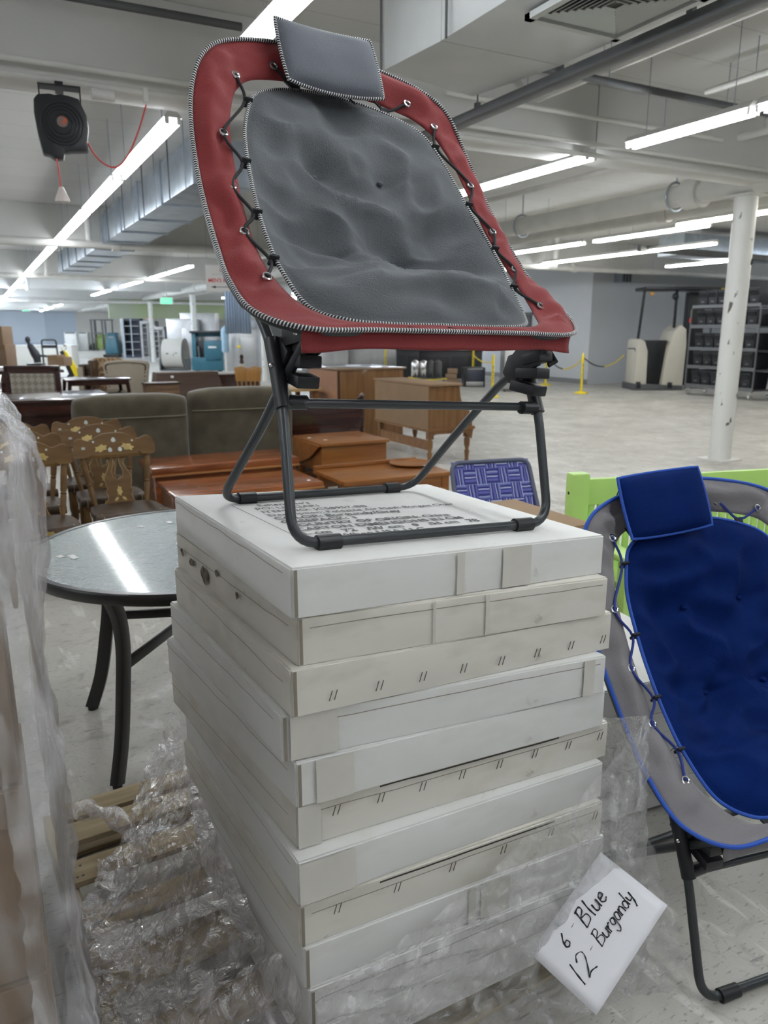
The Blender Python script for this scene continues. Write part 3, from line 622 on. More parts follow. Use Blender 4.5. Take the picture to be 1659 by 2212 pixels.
def carton(name_label,bot,top,mt,k,group,tapes=(),staples=0,seed=0,sag=0.):
    """bot/top: four corners FL FR BR BL"""
    base=sum(bot,V())/4
    T=thing('flat_carton',name_label,'box',base,(0,0,0),group=group)
    mb=MB(); NX,NZ=12,3
    def face(a,b,c,d,bul,nx,ny):
        n=((b-a).cross(d-a)).normalized()
        def f(u,v):
            p=a.lerp(b,u).lerp(d.lerp(c,u),v)
            e=math.sin(math.pi*u)**.5*math.sin(math.pi*v)**.5 if 0<u<1 and 0<v<1 else 0
            return p-base+n*(bul*e*(.6+.8*noise.noise(p*6+V((seed,0,0)))))
        mb.grid(f,nx,ny)
    B,Tt=[V(p) for p in bot],[V(p) for p in top]
    face(B[0],B[1],Tt[1],Tt[0],.004,NX,NZ); face(B[1],B[2],Tt[2],Tt[1],.004,NX,NZ); face(B[2],B[3],Tt[3],Tt[2],.004,NX,NZ); face(B[3],B[0],Tt[0],Tt[3],.006,NX,NZ)
    face(Tt[0],Tt[1],Tt[2],Tt[3],.0,NX,NX); face(B[3],B[2],B[1],B[0],0.,1,1)
    bm=MB(); o=build('carton_body',mb,mt,T)
    me=o.data; b_=bmesh.new(); b_.from_mesh(me); bmesh.ops.remove_doubles(b_,verts=b_.verts,dist=.0005)
    es=[e for e in b_.edges if len(e.link_faces)==2 and e.calc_face_angle(0)>.7]; bmesh.ops.bevel(b_,geom=es,offset=.0035,segments=2,affect='EDGES'); b_.to_mesh(me); b_.free()
    me.polygons.foreach_set('use_smooth',[True]*len(me.polygons)); me.set_sharp_from_angle(angle=R(50))
    # seam flaps: thin dark slit lines on front and left corner
    def on(a,b,c,d,u,v,off=.0052):
        n=((b-a).cross(d-a)).normalized(); return a.lerp(b,u).lerp(d.lerp(c,u),v)-base+n*off
    F=(B[0],B[1],Tt[1],Tt[0]); Lf=(B[3],B[0],Tt[0],Tt[3])
    sm=MB(); 
    w=.0016
    def strip(fc,p0,p1,wd,off=.0048,seg=10,mb_=None,jit=0.):
        mb_=mb_ or sm; vs=[];
        for i in range(seg+1):
            t=i/seg; u=p0[0]+(p1[0]-p0[0])*t; v=p0[1]+(p1[1]-p0[1])*t
            j=jit*noise.noise(V((t*7,seed,k))); du,dv=(p1[0]-p0[0]),(p1[1]-p0[1])
            if abs(du)>abs(dv): vs+= [on(*fc,u,max(0.01,v-wd+j),off),on(*fc,u,min(.99,v+wd+j),off)]
            else: vs+= [on(*fc,max(0.001,u-wd/8),v,off),on(*fc,min(.999,u+wd/8),v,off)]
        mb_.add(vs,[(2*i,2*i+1,2*i+3,2*i+2) for i in range(seg)])
    strip(F,(.008,.03),(.008,.97),.035,jit=0)
    strip(Lf,(.02,.90-.25*(k%2)),(.97,.86-.3*(k%3)/3),.008,.0062,12,jit=.05)
    if k%2: strip(F,(.03,.78),(.97,.84),.010,.0062,12,jit=.04)
    build('seam',sm,CARTEDGE,T,fixn=False)
    if k in(5,7): om=MB(); strip(F,(.22,.965),(.80,.965),.022,.0070,14,om,jit=.02); build('seam_shadow',om,mat('gap_shadow_dark',(.05,.042,.035),.9),T,fixn=False)  # dark strip paints the shadow gap under the carton above
    for (u,wd) in tapes:
        tm=MB(); strip(F,(u,.02),(u,.98),wd*8,.0066,4,tm); build('tape_strip',tm,TAPE,T,fixn=False)
    if staples:
        for i in range(staples):
            u=.09+.86*i/(staples-1); v=.32+.22*(i%2)*0+.05*noise.noise(V((i*3.3,k,0)))+(.35 if k==5 or k==7 else 0)
            for q in(0,.013):
                stp=MB(); a=on(*F,u+q,v-.09,.007); b=on(*F,u+q+.008,v+.12,.007); stp.tube([a,b],.0010,5); build('staple',stp,STAPLE,T)
    return T,B,Tt
tops=[]
for k in range(NL):
    P,n=plane_k(k); a,b,c=px[k]; FL=onplane(*a,P,n); FR=onplane(*b,P,n); BL=onplane(*c,P,n)
    u=(FR-FL); u=u/u.length*.78 if k>0 else u
    if k>6: FR=FL+u
    dv=(BL-FL); dv=dv/dv.length*.72; BL=FL+dv; BR=FR+BL-FL
    tops.append([FL,FR,BR,BL])
    if k==0: TOPN=n; TOPO=P; TOPFL=FL
tapes={0:((.47,.012),(.66,.05)),1:((.38,.004),(.55,.006)),3:((.93,.02),(.08,.06)),4:((.10,.05),),6:((.06,.07),(.14,.01)),8:((.50,.012),(.58,.05)),5:((.03,.03),)}
for k in range(NL):
    P2,n2=plane_k(k+1)
    bot=[]
    for p in tops[k]:
        d=V((0,0,-1)); t=(P2-p).dot(n2)/d.dot(n2); bot.append(p+d*(t-.0012))
    T_,_,_=carton(ordc[k],bot,tops[k],CARTOND if k in(2,5,1,7) else CARTON,k,'flat white cartons stacked under the burgundy chair',tapes.get(k,()),{2:8,5:8,7:6}.get(k,0),k*1.7)
    if k==0: TOPBOX=T_
    if k==1:
        tr=MB()
        for (u,v,s_) in((.10,.62,.020),(.2,.5,.026),(.33,.45,.040),(.45,.75,.018),(.62,.6,.016)):
            B,Tt=bot,tops[k]; a,b_,c_,d_=B[3],B[0],Tt[0],Tt[3]; nrm=((b_-a).cross(d_-a)).normalized()
            c0=a.lerp(b_,u).lerp(d_.lerp(c_,u),v)-(sum(bot,V())/4)+nrm*.0085; ex=(b_-a).normalized()
            tr.add([c0+ex*(s_*math.cos(q)*(.7+.5*noise.noise(V((q*2,u*9,0)))))+V((0,0,1))*(s_*.8*math.sin(q)*(.6+.5*noise.noise(V((q*2,u*7,4))))) for q in [R(x) for x in range(0,360,36)]],[tuple(range(10))])
        build('torn_hole',tr,mat('torn_dark',(.03,.025,.02),.9,col2=(.3,.26,.2),scale=60),T_,fixn=False)
# printed text on the top carton
mtx=Euler((R(-.4),R(TILT),R(3.0))).to_matrix().to_4x4(); mtx.translation=V((0,0,0))
INK=mat('faded_print_ink',(.13,.13,.14),.8)
lines=["Eshemado's","PO: UNGAP1","ITEM NO: JC58957-BB","Description: Foldable Air Mesh Bungee Chair","COLOR: Burgundy/Grey","CASEPACK: 1","COUNTRY OF ORIGIN: China","CARTON DIMENSIONS IN CM","L cm   72   /W cm   9   /H cm   78","       When USA LLC"]
base=ROOTM[TOPBOX.name].translation
for i,tx in enumerate(lines):
    caps=i>3; size=.030 if not caps else .033
    loc=TOPO+mtx.to_3x3()@V((-.262+(.0 if i else .02),.163-.0385*i,.0022))
    mm=Matrix.Translation(loc-base)@mtx@Matrix.Scale(1.0 if i!=3 else .95,4,(1,0,0))
    text_mesh('printed_line',tx,size,INK,TOPBOX,mm,.0002,caps)
ln=MB(); 
for (a,b) in(((-.30,.19),(-.285,-.2)),):
    pa=TOPO+mtx.to_3x3()@V((a[0],a[1],.0022))-base; pb=TOPO+mtx.to_3x3()@V((b[0],b[1],.0022))-base; ln.bar(pa,pb,.0012,.0004)
build('printed_margin',ln,INK,TOPBOX)
# film edge glints on the top carton's front lip
# ---------------------------------------------------------------- the two chairs
CM=Euler((R(-.4),R(3.74),R(5.0))); u5=CM.to_matrix()@V((1,0,0))
RED=bungee_chair('burgundy and grey bungee chair with headrest, standing on top of the carton stack',BURG,GREYMESH,PILLOWG,PIPBW,BLACKC,V((.816,1.567,1.1405))-u5*.015,CM,skew=(.048,.012),seed=1.3,sticker=True)
BLUE=bungee_chair('blue and grey bungee chair with headrest, standing on the floor at right',GREYPOLY,BLUEPAD,BLUEPAD,BLUEPIP,BLUECORD,(1.745,1.165,.002),(0,0,R(-7)),seed=6.1,scale=1.06,px_off=-.105,lean=-.045)
# ---------------------------------------------------------------- second stack behind the blue chair
ords=['topmost of the five grey-lit cartons behind the blue chair','second from top of the five cartons behind the blue chair','middle one of the five cartons behind the blue chair','fourth from top of the cartons behind the blue chair','lowest carton behind the blue chair, on the floor']
for k in range(5):
    z1=.015+.094*(5-k); z0=z1-.0935; ox=.012*noise.noise(V((k*2.2,0,0))); oy=.02*noise.noise(V((0,k*3.1,0)))
    def cc(z): return [V((1.32+ox,1.60+oy,z)),V((2.10+ox,1.52+oy,z)),V((2.17+ox,2.23+oy,z)),V((1.39+ox,2.31+oy,z))]
    carton(ords[k],cc(z0),cc(z1),CARTON,k+20,'flat white cartons stacked behind the blue chair',((.5,.01),),0,k*2.9+9)
t=thing('price_tag','small white paper tag hanging beside the blue chair over the rear cartons','tag',atd(1425,1680,2.2)); build('paper',MB().grid(lambda u,v:V(((u-.5)*.085*ct,-(u-.5)*.085*st-.02*math.sin(u*3),(.5-v)*.11))+V((0,.0,0)),8,6),mat('tag_paper',(.7,.7,.68),.7,col2=(.45,.45,.45),scale=60,contrast=(.55,.6),stretch=(1,1,6)),t,solid=.0006,smooth=True); build('tag_string',MB().tube([(0,0,.055),(.02,-.02,.1),(.06,-.05,.14)],.001,5),BLACKC,t)
# ================================================================ pallet, film and sign
PALW=mat_wood('pallet_wood',(.42,.34,.22),(.26,.20,.12),.8,2.,0)
PALW2=mat_wood('pallet_stringer_wood',(.38,.31,.20),(.22,.17,.10),.85,2.,1)
t=thing('wooden_pallet','wooden pallet under the carton stack, empty slats showing at left','pallet',(.645,1.66,0),(0,0,R(3.5)))
for i,(x,wd) in enumerate(((-.53,.04),(0,.04),(.53,.04))): build('stringer',MB().box((x-.025,.095,.055),(wd,1.21,.082)),PALW2,t,bevel=.003)
for k,y in enumerate((.66,.545,.36,.155,-.05,-.255,-.46)):
    build('deck_board',MB().box((-.025+.005*math.sin(k*5),y,.1065),(1.05,.098-.01*(k%3==0),.018),(0,0,.6*math.sin(k*3))),PALW,t,bevel=.002)
for y in(.63,.08,-.46): build('bottom_board',MB().box((-.025,y,.009),(1.05,.1,.015)),PALW,t,bevel=.002)
nl=MB()
for y in (.545,.36,.155,-.05,-.255,-.46):
    for x in(-.535,-.520):
        for q in(-.025,.02): nl.cyl((x,y+q,.1155),(x,y+q,.1165),.004,6)
build('nail_heads',nl,DARKST,t)
def crumple(p,s,a,seed,oct=3):
    q=V(p)*s+V((seed,seed*.7,seed*1.3)); d=V((0,0,0)); am=a
    for _ in range(oct):
        n=noise.noise_vector(q); d+=V((abs(n.x)-.25,abs(n.y)-.25,abs(n.z)-.25))*am*2; q=q*2.13; am*=.5
    return d
FILM=mat_film('stretch_film',.05,scale=22,strength=1.,white=.20,cap=.6)
FILMC=mat_film('crumpled_film',.0,tint=(.80,.76,.78),scale=16,strength=.9,white=.30,cap=.45)
FILMK=mat_film('taut_film',.03,scale=18,strength=1.,white=.20,cap=.42,tint=(.85,.85,.88),stretch=(1,1,.28))
t=thing('stretch_wrap','clear stretch film loosened around the lower cartons and heaped on the pallet','plastic film',(.8,1.5,.117))
# front skirt: from front-left corner low to front-right corner high, hanging clear of the boxes
FLb=tops[9][0]; FRb=tops[9][1]; FRr=tops[9][2]; BLb=tops[9][3]
def skirt(u,v):
    # u along: front edge then right side ; v 0 bottom .. 1 top
    if u<.62: q=u/.62; p=FLb.lerp(FRb,q); out=V((0,-1,0)); topz=.34+.36*q**1.6; out_amt=.012+.03*q**3
    else: q=(u-.62)/.38; p=FRb.lerp(FRr,q); out=V((1,-.6*(1-q),0)).normalized(); topz=.70-.30*q; out_amt=.042-.02*q
    z=.03+v*(topz-.03)+.03*noise.noise(V((u*9,0,3.)))*v
    flare=(1-v)**1.5*.05*(1 if u>.3 else u/.3)*(1 if u<.62 else max(0,1-(u-.62)*2.6))
    s=V((p.x,p.y,z))+out*(out_amt+flare+.012)
    f=noise.noise(V((u*22+v*14,v*3.,1)))*.015+abs(noise.noise(V((u*34+v*30,v*6.,5))))*.016+noise.noise(V((u*90+v*40,v*12.,9)))*.004
    return s+out*(f+.008)
build('film_skirt',MB().grid(skirt,150,44),FILM,t,smooth=True,angle=180,world=True,fixn=False)
def heap(u,v):
    # u: along the left side from back (0) to front (1); v: from the stack (0) out over the pallet (1)
    BLq=V((.40,2.0,0)); FLq=V((.44,1.12,0)); p=BLq.lerp(FLq,u)
    wid=(.20+.10*math.sin(u*3.1)+.06*noise.noise(V((u*5,2,0))))*(1.15 if u<.75 else 1.15-.9*(u-.75)*1.6)
    hz=(.50-.30*u**.7 if u<.8 else .26+.05*math.sin((u-.8)*15)); 
    x=p.x-.012-wid*v; z=.125+(hz-.1)*(1-v)**1.7+.03*math.sin(v*6+u*4)*v
    d=crumple((x*1.,p.y,z),7,.035*(.25+v),3.3,4)
    q=V((x,p.y+.04*math.sin(v*5),z))+V((-abs(d.x),d.y,abs(d.z)))
    q.x=min(q.x,p.x-.010); q.z=max(q.z,.122); return q
build('film_heap',MB().grid(heap,110,50),FILMC,t,smooth=True,angle=180,world=True,fixn=False)
def bunch(u,v):
    a=u*2*math.pi; ph=v*math.pi; c=V((.38,1.04,.16)); d=V((math.cos(a)*math.sin(ph)*.10,math.sin(a)*math.sin(ph)*.09,math.cos(ph)*.13)); q=c+d; w=crumple(q,9,.035,8.1,4); return q+w
build('film_bunch',MB().grid(bunch,50,26),FILMC,t,smooth=True,angle=180,world=True,fixn=False)
def twist(u,v):
    a=V((.10,2.20,.20)).lerp(V((.27,1.93,.20)),u); a.z+=.05*math.sin(u*3)-.03; ang=v*2*math.pi; r=.014+.020*abs(math.sin(u*7))+.008*noise.noise(V((u*8,v*4,0)))
    return a+V((.4,.7,0))*math.cos(ang)*r*1.+V((0,0,1))*math.sin(ang)*r
build('film_twist',MB().grid(twist,30,14),FILMC,t,smooth=True,angle=180,world=True,fixn=False)
def tail(u,v):
    a=V((1.25,1.13,.46)).lerp(V((1.30,1.02,.01)),u); w=.08+.08*u
    q=a+V((ct,-st,0))*(v-.5)*w; return q+crumple(q,9,.012,4.4,3)
build('film_tail',MB().grid(tail,30,16),FILM,t,smooth=True,angle=180,world=True,fixn=False)
# handwritten card 
cc=[(1310,1820),(1430,1977),(1272,2203),(1160,2050)]; cen=atd(1293,2012,1.66)
nrm=(-(ray(1293,2012)).normalized()+V((0,0,.18))).normalized()
P3=[onplane(*p,cen,nrm) for p in cc]
eu=((P3[1]-P3[2])+(P3[0]-P3[3])).normalized(); ev=nrm.cross(eu).normalized()   # eu = writing direction, ev = up
Lx=((P3[1]-P3[2]).length+(P3[0]-P3[3]).length)/2; Ly=((P3[0]-P3[1]).length+(P3[3]-P3[2]).length)/2
cM=Matrix((eu,ev,nrm)).transposed().to_4x4(); cM.translation=sum(P3,V())/4
t=thing('handwritten_card','white paper card reading 6 Blue 12 Burgandy, tucked in the film','sign',cM.translation,cM.to_euler())
build('paper',MB().grid(lambda u,v:V(((u-.5)*Lx,(v-.5)*Ly,.006*math.sin(u*3.1)*math.sin(v*2.)-.003)),12,10),mat('paper_white',(.78,.78,.82),.55,var=.03),t,smooth=True,solid=.0008)
STR={'6':([[(.6,1),(.25,.55),(.15,.2),(.35,0),(.6,.12),(.55,.38),(.3,.4),(.18,.25)]],.75),'1':([[(.35,1),(.3,.5),(.28,0)]],.55),'2':([[(.1,.78),(.3,1),(.6,.9),(.6,.65),(.35,.3),(.1,.02),(.35,.1),(.7,0)]],.85),
 '-':([[(0,.45),(.42,.5)]],.6),'B':([[(.2,1),(.15,.5),(.1,0)],[(.1,.95),(.5,1),(.55,.75),(.2,.55),(.6,.45),(.6,.12),(.1,0)]],.75),'l':([[(.2,1.05),(.15,.5),(.2,0)]],.34),
 'u':([[(.1,.5),(.1,.12),(.28,.02),(.45,.2),(.48,.5)],[(.48,.5),(.5,.0)]],.58),'e':([[(.1,.28),(.42,.32),(.38,.52),(.15,.45),(.1,.15),(.3,0),(.5,.1)]],.55),'r':([[(.1,.5),(.12,0)],[(.12,.3),(.3,.5),(.42,.46)]],.46),
 'g':([[(.45,.45),(.2,.5),(.1,.25),(.3,.1),(.46,.45),(.42,-.2),(.2,-.4),(.05,-.2)]],.56),'a':([[(.45,.45),(.2,.5),(.1,.15),(.3,.02),(.46,.42),(.5,0)]],.56),'n':([[(.1,.5),(.1,0)],[(.1,.35),(.3,.5),(.42,.35),(.45,0)]],.56),
 'd':([[(.42,.4),(.2,.48),(.08,.18),(.25,0),(.42,.2),(.5,1)],[(.45,.3),(.5,0)]],.6),'y':([[(.1,.5),(.15,.15),(.4,.15)],[(.48,.55),(.42,.0),(.25,-.42)]],.55)}
MARK=mat('marker_ink',(.015,.015,.02),.5)
def write(txt,x,y,h,mb,r=.0014,slant=.12,sp=1.):
    for chh in txt:
        if chh==' ': x+=h*.35; continue
        sts,w=STR[chh]
        for s_ in sts:
            pts=crom([V((x+(a+slant*b)*h,y+b*h,.0016+.006*math.sin(min(1,max(0,(x/Lx+.5)))*3.1)*math.sin((y/Ly+.5)*2.)-.003)) for a,b in s_],5)
            mb.tube(pts,[r*(.6 if chh=='-' else 1.)*(1+.25*math.sin(i*1.3)) for i in range(len(pts))],6,flat=.5)
        x+=w*h*sp
    return x
for txt,x,y,h,r in(('6',-.072,.026,.026,.0019),('-',-.034,.032,.022,.0008),('Blue',-.016,.018,.036,.0021),('12',-.108,-.034,.044,.0021),('-',-.043,-.018,.022,.0008),('Burgandy',-.024,-.022,.030,.0018)):
    mb=MB(); write(txt,x*1.1,y*1.1,h*1.05,mb,r*1.15,sp=.88 if len(txt)>5 else 1.); build('handwriting',mb,MARK,t,smooth=True)
# ================================================================ wrapped kraft load at the left edge
PX=.030
zz=[.13,.53,.885,1.23,1.44]; lb=['lowest kraft carton of the wrapped load at the left edge','second kraft carton up in the wrapped load at left','third kraft carton up in the wrapped load at left','topmost darker carton of the wrapped load at left']
KR=[KRAFT,KRAFT,mat('kraft_light',(.33,.23,.145),.8,var=.1,scale=4),mat('kraft_dark',(.16,.09,.06),.8,var=.2,scale=6)]
for k in range(4):
    t=thing('kraft_carton',lb[k],'box',(-.30,1.66,zz[k]),group='kraft cartons of the wrapped load'); h=zz[k+1]-zz[k]-.004; wx=.60-.012*k
    build('carton_body',MB().box((0,0,h/2),(wx,.94,h)),KR[k],t,bevel=.006)
    build('top_flap',MB().box((-.0,-.474,h-.035),(wx-.02,.006,.062)),KR[k],t,bevel=.002)
    build('tape_strip',MB().box((.05,-.479,h-.03),(.07,.003,.06)),TAPE,t)
t=thing('wooden_pallet','wooden pallet under the wrapped kraft load at left','pallet',(-.32,1.62,0))
for y in(-.45,-.2,.05,.3,.5): build('deck_board',MB().box((0,y,.112),(.60,.1,.02)),PALW,t,bevel=.002)
for x in(-.29,0,.26): build('stringer',MB().box((x,0,.05),(.04,1.1,.1)),PALW2,t,bevel=.002)
t=thing('stretch_wrap','glossy stretch film wound around the kraft load at the left edge','plastic film',(-.3,1.6,.12))
def wrapk(u,v):
    # u runs along the front face then back along the right side
    a=V((-.62,1.165,0)); b=V((PX-.012,1.165,0)); c=V((PX-.012,2.16,0))
    if u<.42: p=a.lerp(b,u/.42); n=V((0,-1,0))
    elif u<.5: q=(u-.42)/.08*math.pi/2; p=b; n=V((math.sin(q),-math.cos(q),0))
    else: p=b.lerp(c,(u-.5)/.5); n=V((1,0,0))
    z=.05+v*1.46; bul=.012+.018*math.sin(v*9.)**2*(.5+.5*v)+(.02 if v>.65 else 0)*(v-.65)*2
    if v>.93: bul-= (v-.93)*1.2
    f=noise.noise(V((u*20,v*6+u*2,2)))*.008+noise.noise(V((u*9+v*2,v*34,7)))*.006
    fl=(1-v)**3*.03*(1 if u>.4 else 0)
    return V((p.x,p.y,z))+n*(bul+f+fl)
build('film_side',MB().grid(wrapk,130,120),FILMK,t,smooth=True,angle=180,world=True,fixn=False)
def wrapk2(u,v):
    q=wrapk(u*.6+.38,v); n=V((.8,-.6,0)); return q+n*(.010+.016*abs(noise.noise(V((u*9,v*22+u*6,11)))))
build('film_overlap',MB().grid(wrapk2,90,110),FILMK,t,smooth=True,angle=180,world=True,fixn=False)
# ================================================================ round glass patio table
TX,TY,TR=.705,3.02,.642
BLKM=mat('black_powdercoat',(.012,.012,.013),.3,spec=.6)
t=thing('patio_table','round patio table with pebbled glass top and curved black legs','table',(TX,TY,0))
GLS=mat('pebbled_glass',(.20,.25,.245),.16,0,.12,3,.55,75,spec=1.,coat=.6)
build('glass_top',MB().lathe([(TR-.028,.714),(TR-.024,.720)],n=72),GLS,t)
build('rim',MB().lathe([(TR-.04,.680),(TR-.005,.680),(TR,.686),(TR,.714),(TR-.006,.722),(TR-.028,.722),(TR-.028,.712),(TR-.04,.680)],n=96,caps=False),BLKM,t,smooth=True,angle=50)
build('umbrella_hole_ring',MB().lathe([(.03,.7205),(.06,.7205),(.062,.723),(.03,.724),(.03,.7205)],n=24,caps=False),mat('frosted_plastic',(.6,.62,.62),.3),t,smooth=True)
stk=MB()
for p in((130,1202),(155,1201),(160,1205),(305,1137),(365,1128)):
    q=onz(*p,.7212); stk.box((q.x-TX,q.y-TY,.7212),(.022,.03,.0006),(0,0,20))
build('sticker',stk,WHITEP,t)
angs=[211,211+68,211+180,211+248]
feet=[V((.292-TX+.0,2.54-TY,0)),V((.297-TX,3.12-TY+.02,0))]
feet=[V((-.415,-.475,0)),V((-.41,.13+.02,0)),V((.415,.475,0)),V((.41,-.13,0))]
for i,f in enumerate(feet):
    d=f.normalized(); r0=f.length
    side=V((-d.y,d.x,0)); path=[]
    for (rr,z) in((r0-.03,.70),(r0-.075,.60),(r0-.085,.48),(r0-.065,.34),(r0-.03,.16),(r0+.02,.012)): path.append(d*rr+V((0,0,z)))
    path=crom(path,5); mb=MB(); vs=[]
    for j,p in enumerate(path):
        a=path[max(0,j-1)];b=path[min(len(path)-1,j+1)]; tg=(b-a).normalized(); nn=tg.cross(side).normalized()
        for sx,sy in((-1,-1),(1,-1),(1,1),(-1,1)): vs.append(p+side*sx*.0155+nn*sy*.026)
    fs=[(4*j+k,4*j+(k+1)%4,4*j+4+(k+1)%4,4*j+4+k) for j in range(len(path)-1) for k in range(4)]+[(3,2,1,0),tuple(4*len(path)-4+k for k in range(4))]
    lg=build('leg',mb.add(vs,fs),BLKM,t,bevel=.004)
    build('foot_cap',MB().cyl(f+d*.02,f+d*.02+V((0,0,.012)),.017,10),BLACKP,lg)
    build('stretcher',MB().bar(d*(r0-.085)+V((0,0,.42)),V((0,0,.42))+d*.02,.02,.036),BLKM,t,bevel=.003)
build('centre_plate',MB().lathe([(.06,.40),(.06,.44)],n=16),BLKM,t)
for i in range(4):
    d=feet[i].normalized(); build('top_brace',MB().bar(d*.05+V((0,0,.69)),d*(TR-.03)+V((0,0,.69)),.03,.03),BLKM,t)
# ================================================================ painted side chairs
PBR=mat_wood('gilt_brown_paint',(.165,.088,.026),(.11,.056,.017),.55,1.2,0)
PBD=mat_wood('dark_seat_paint',(.065,.038,.018),(.035,.02,.011),.5,2.,1)
GOLD=mat('gold_stencil',(.50,.36,.13),.4,.3,var=.3,scale=30); PALE=mat('pale_fruit_stencil',(.55,.60,.58),.5,var=.2,scale=40)
PLINE=mat('pale_gold_line',(.42,.31,.16),.5)
def leafshape(cx,cz,a,s):
    pts=[]
    for k in range(16):
        q=2*math.pi*k/16; r=s*(1+.25*math.sin(q*6)); x=r*math.cos(q)*1.5; z=r*math.sin(q)*.8; pts.append((cx+x*math.cos(a)-z*math.sin(a),cz+x*math.sin(a)+z*math.cos(a)))
    return pts
def painted_chair(label):
    t=thing('stencilled_chair',label,'chair',group='stencilled brown side chairs by the sofa')
    seat=MB(); o=[]
    for k in range(40):
        q=2*math.pi*k/40; x=math.copysign(abs(math.cos(q))**.45,math.cos(q))*.225; y=math.copysign(abs(math.sin(q))**.45,math.sin(q))*.20; o.append((x*(1-.10*(y>0)*y/.2),y))
    seat.prism(o,.042,'xy',(0,0,.43)); st_=build('seat',seat,PBD,t,bevel=.012)
    build('front_roll',MB().tube([(-.222,-.195,.43),(.222,-.195,.43)],.030,12),PBD,st_,smooth=True)
    for s_ in(-1,1):
        build('seat_stencil',MB().prism(leafshape(s_*.042,.43,s_*-.2,.019),.002,'xz',(0,-.226,0)),GOLD,st_)
        build('seat_stripe',MB().box((s_*.18,-.2265,.43),(.003,.002,.05)).box((s_*.18,-.18,.452),(.003,.1,.002)),PLINE,st_)
        build('leg',MB().lathe([(.012,0),(.016,.03),(.021,.14),(.014,.16),(.023,.2),(.026,.3),(.018,.33),(.022,.42)],(s_*.18,-.15,0),10),PBR,t,smooth=True)
        build('leg',MB().lathe([(.012,0),(.016,.03),(.021,.14),(.014,.16),(.023,.2),(.022,.42)],(s_*.17,.16,0),10),PBR,t,smooth=True)
        # raked back posts with turned rings
        a=V((s_*.165,.165,.445)); b=V((s_*.215,.275,.77)); P=[];Rr=[]
        for (u,r) in((0,.013),(.1,.017),(.36,.020),(.38,.015),(.40,.021),(.43,.015),(.46,.020),(.75,.021),(1,.016)): P.append(a.lerp(b,u));Rr.append(r)
        build('back_post',MB().tube(P,Rr,10),PBR,t,smooth=True,angle=60)
        build('side_stretcher',MB().cyl((s_*.18,-.15,.2),(s_*.17,.16,.2),.011,8),PBR,t,smooth=True)
    build('front_stretcher',MB().cyl((-.18,-.15,.24),(.18,-.15,.24),.015,10),PBR,t,smooth=True)
    # crest rail
    top=[(-.265,.02),(-.268,.075),(-.245,.108),(-.21,.115),(-.175,.10),(-.15,.092),(-.12,.115),(-.07,.135),(0,.14)]
    bot=[(-.245,-.008),(-.17,-.008),(-.16,.012),(-.14,.0),(0,-.002)]
    L_=top+[(-x,z) for x,z in top[-2::-1]]+[(-x,z) for x,z in bot]+[(x,z) for x,z in bot[-2::-1]]
    cr=MB(); n=len(L_); 
    def bend(x,z,e): return V((x,.272+z*.30-.10*(x*x)/.07*.35+.0+e,.765+z))
    # build curved by strips
    xs=[-.262+.524*i/36 for i in range(37)]
    def lerpv(T_,x):
        for (x0,z0),(x1,z1) in zip(T_[:-1],T_[1:]):
            if x0<=x<=x1 or x1<=x<=x0: return z0+(z1-z0)*((x-x0)/(x1-x0) if abs(x1-x0)>1e-6 else 0)
        return T_[-1][1]
    tp=sorted(top+[(-x,z) for x,z in top[:-1]]); bt=sorted(bot+[(-x,z) for x,z in bot[:-1]])
    tp=[(x,z) for x,z in tp if not(abs(x)>.262)] ; tp=[(-.262,.06)]+tp+[(.262,.06)]; bt=[(-.262,.01)]+bt+[(.262,.01)]
    vs=[];fs=[]
    for x in xs:
        zt,zb=lerpv(tp,x),lerpv(bt,x)
        for e in(-.009,.009): vs+=[bend(x,zb,e),bend(x,zt,e)]
    for i in range(36):
        a=4*i;b=a+4; fs+=[(a,b,b+1,a+1),(a+2,a+3,b+3,b+2),(a+1,b+1,b+3,a+3),(a,a+2,b+2,b)]
    fs+=[(0,1,3,2),(144,146,147,145)]
    ck=build('crest_rail',cr.add(vs,fs),PBR,t,smooth=True,angle=35)
    def deco(nm,pts,mm,off=-.0112):
        cx=sum(p[0] for p in pts)/len(pts); build(nm,MB().add([bend(x,z,off) for x,z in pts],[tuple(range(len(pts)))]),mm,ck,fixn=False)
    deco('leaf_stencil',leafshape(-.085,.045,.25,.026),GOLD); deco('leaf_stencil',leafshape(.085,.045,-.25,.026),GOLD)
    for cx,cz,s_ in((0,.095,.014),(-.028,.032,.013),(.036,.032,.013),(-.13,.09,.006),(.12,.085,.006)): deco('fruit_stencil',[(cx+s_*math.cos(q)*(1-.25*math.sin(q)),cz+s_*1.15*math.sin(q)) for q in [R(k) for k in range(0,360,30)]],PALE)
    # lyre splat
    half=[(.10,.0),(.085,.02),(.075,.05),(.088,.08),(.075,.10),(.085,.135),(.088,.17),(.06,.225),(.045,.26),(.055,.285),(.075,.300),(.035,.305),(.018,.285),(.022,.25),(.038,.205),(.030,.17),(0,.155)]
    pts=[(x,z) for x,z in half]+[(-x,z) for x,z in half[-2::-1]]
    def sb(x,z,e): return V((x,.185+z*.30+e,.445+z))
    n=len(pts); vs=[sb(x,z,-.006) for x,z in pts]+[sb(x,z,.006) for x,z in pts]
    sp_=build('lyre_splat',MB().add(vs,[tuple(range(n)),tuple(range(2*n-1,n-1,-1))]+[(i,(i+1)%n,n+(i+1)%n,n+i) for i in range(n)]),PBR,t)
    build('outline',MB().tube([sb(x,z,-.0075) for x,z in pts],.0016,4,closed=True),PLINE,sp_)
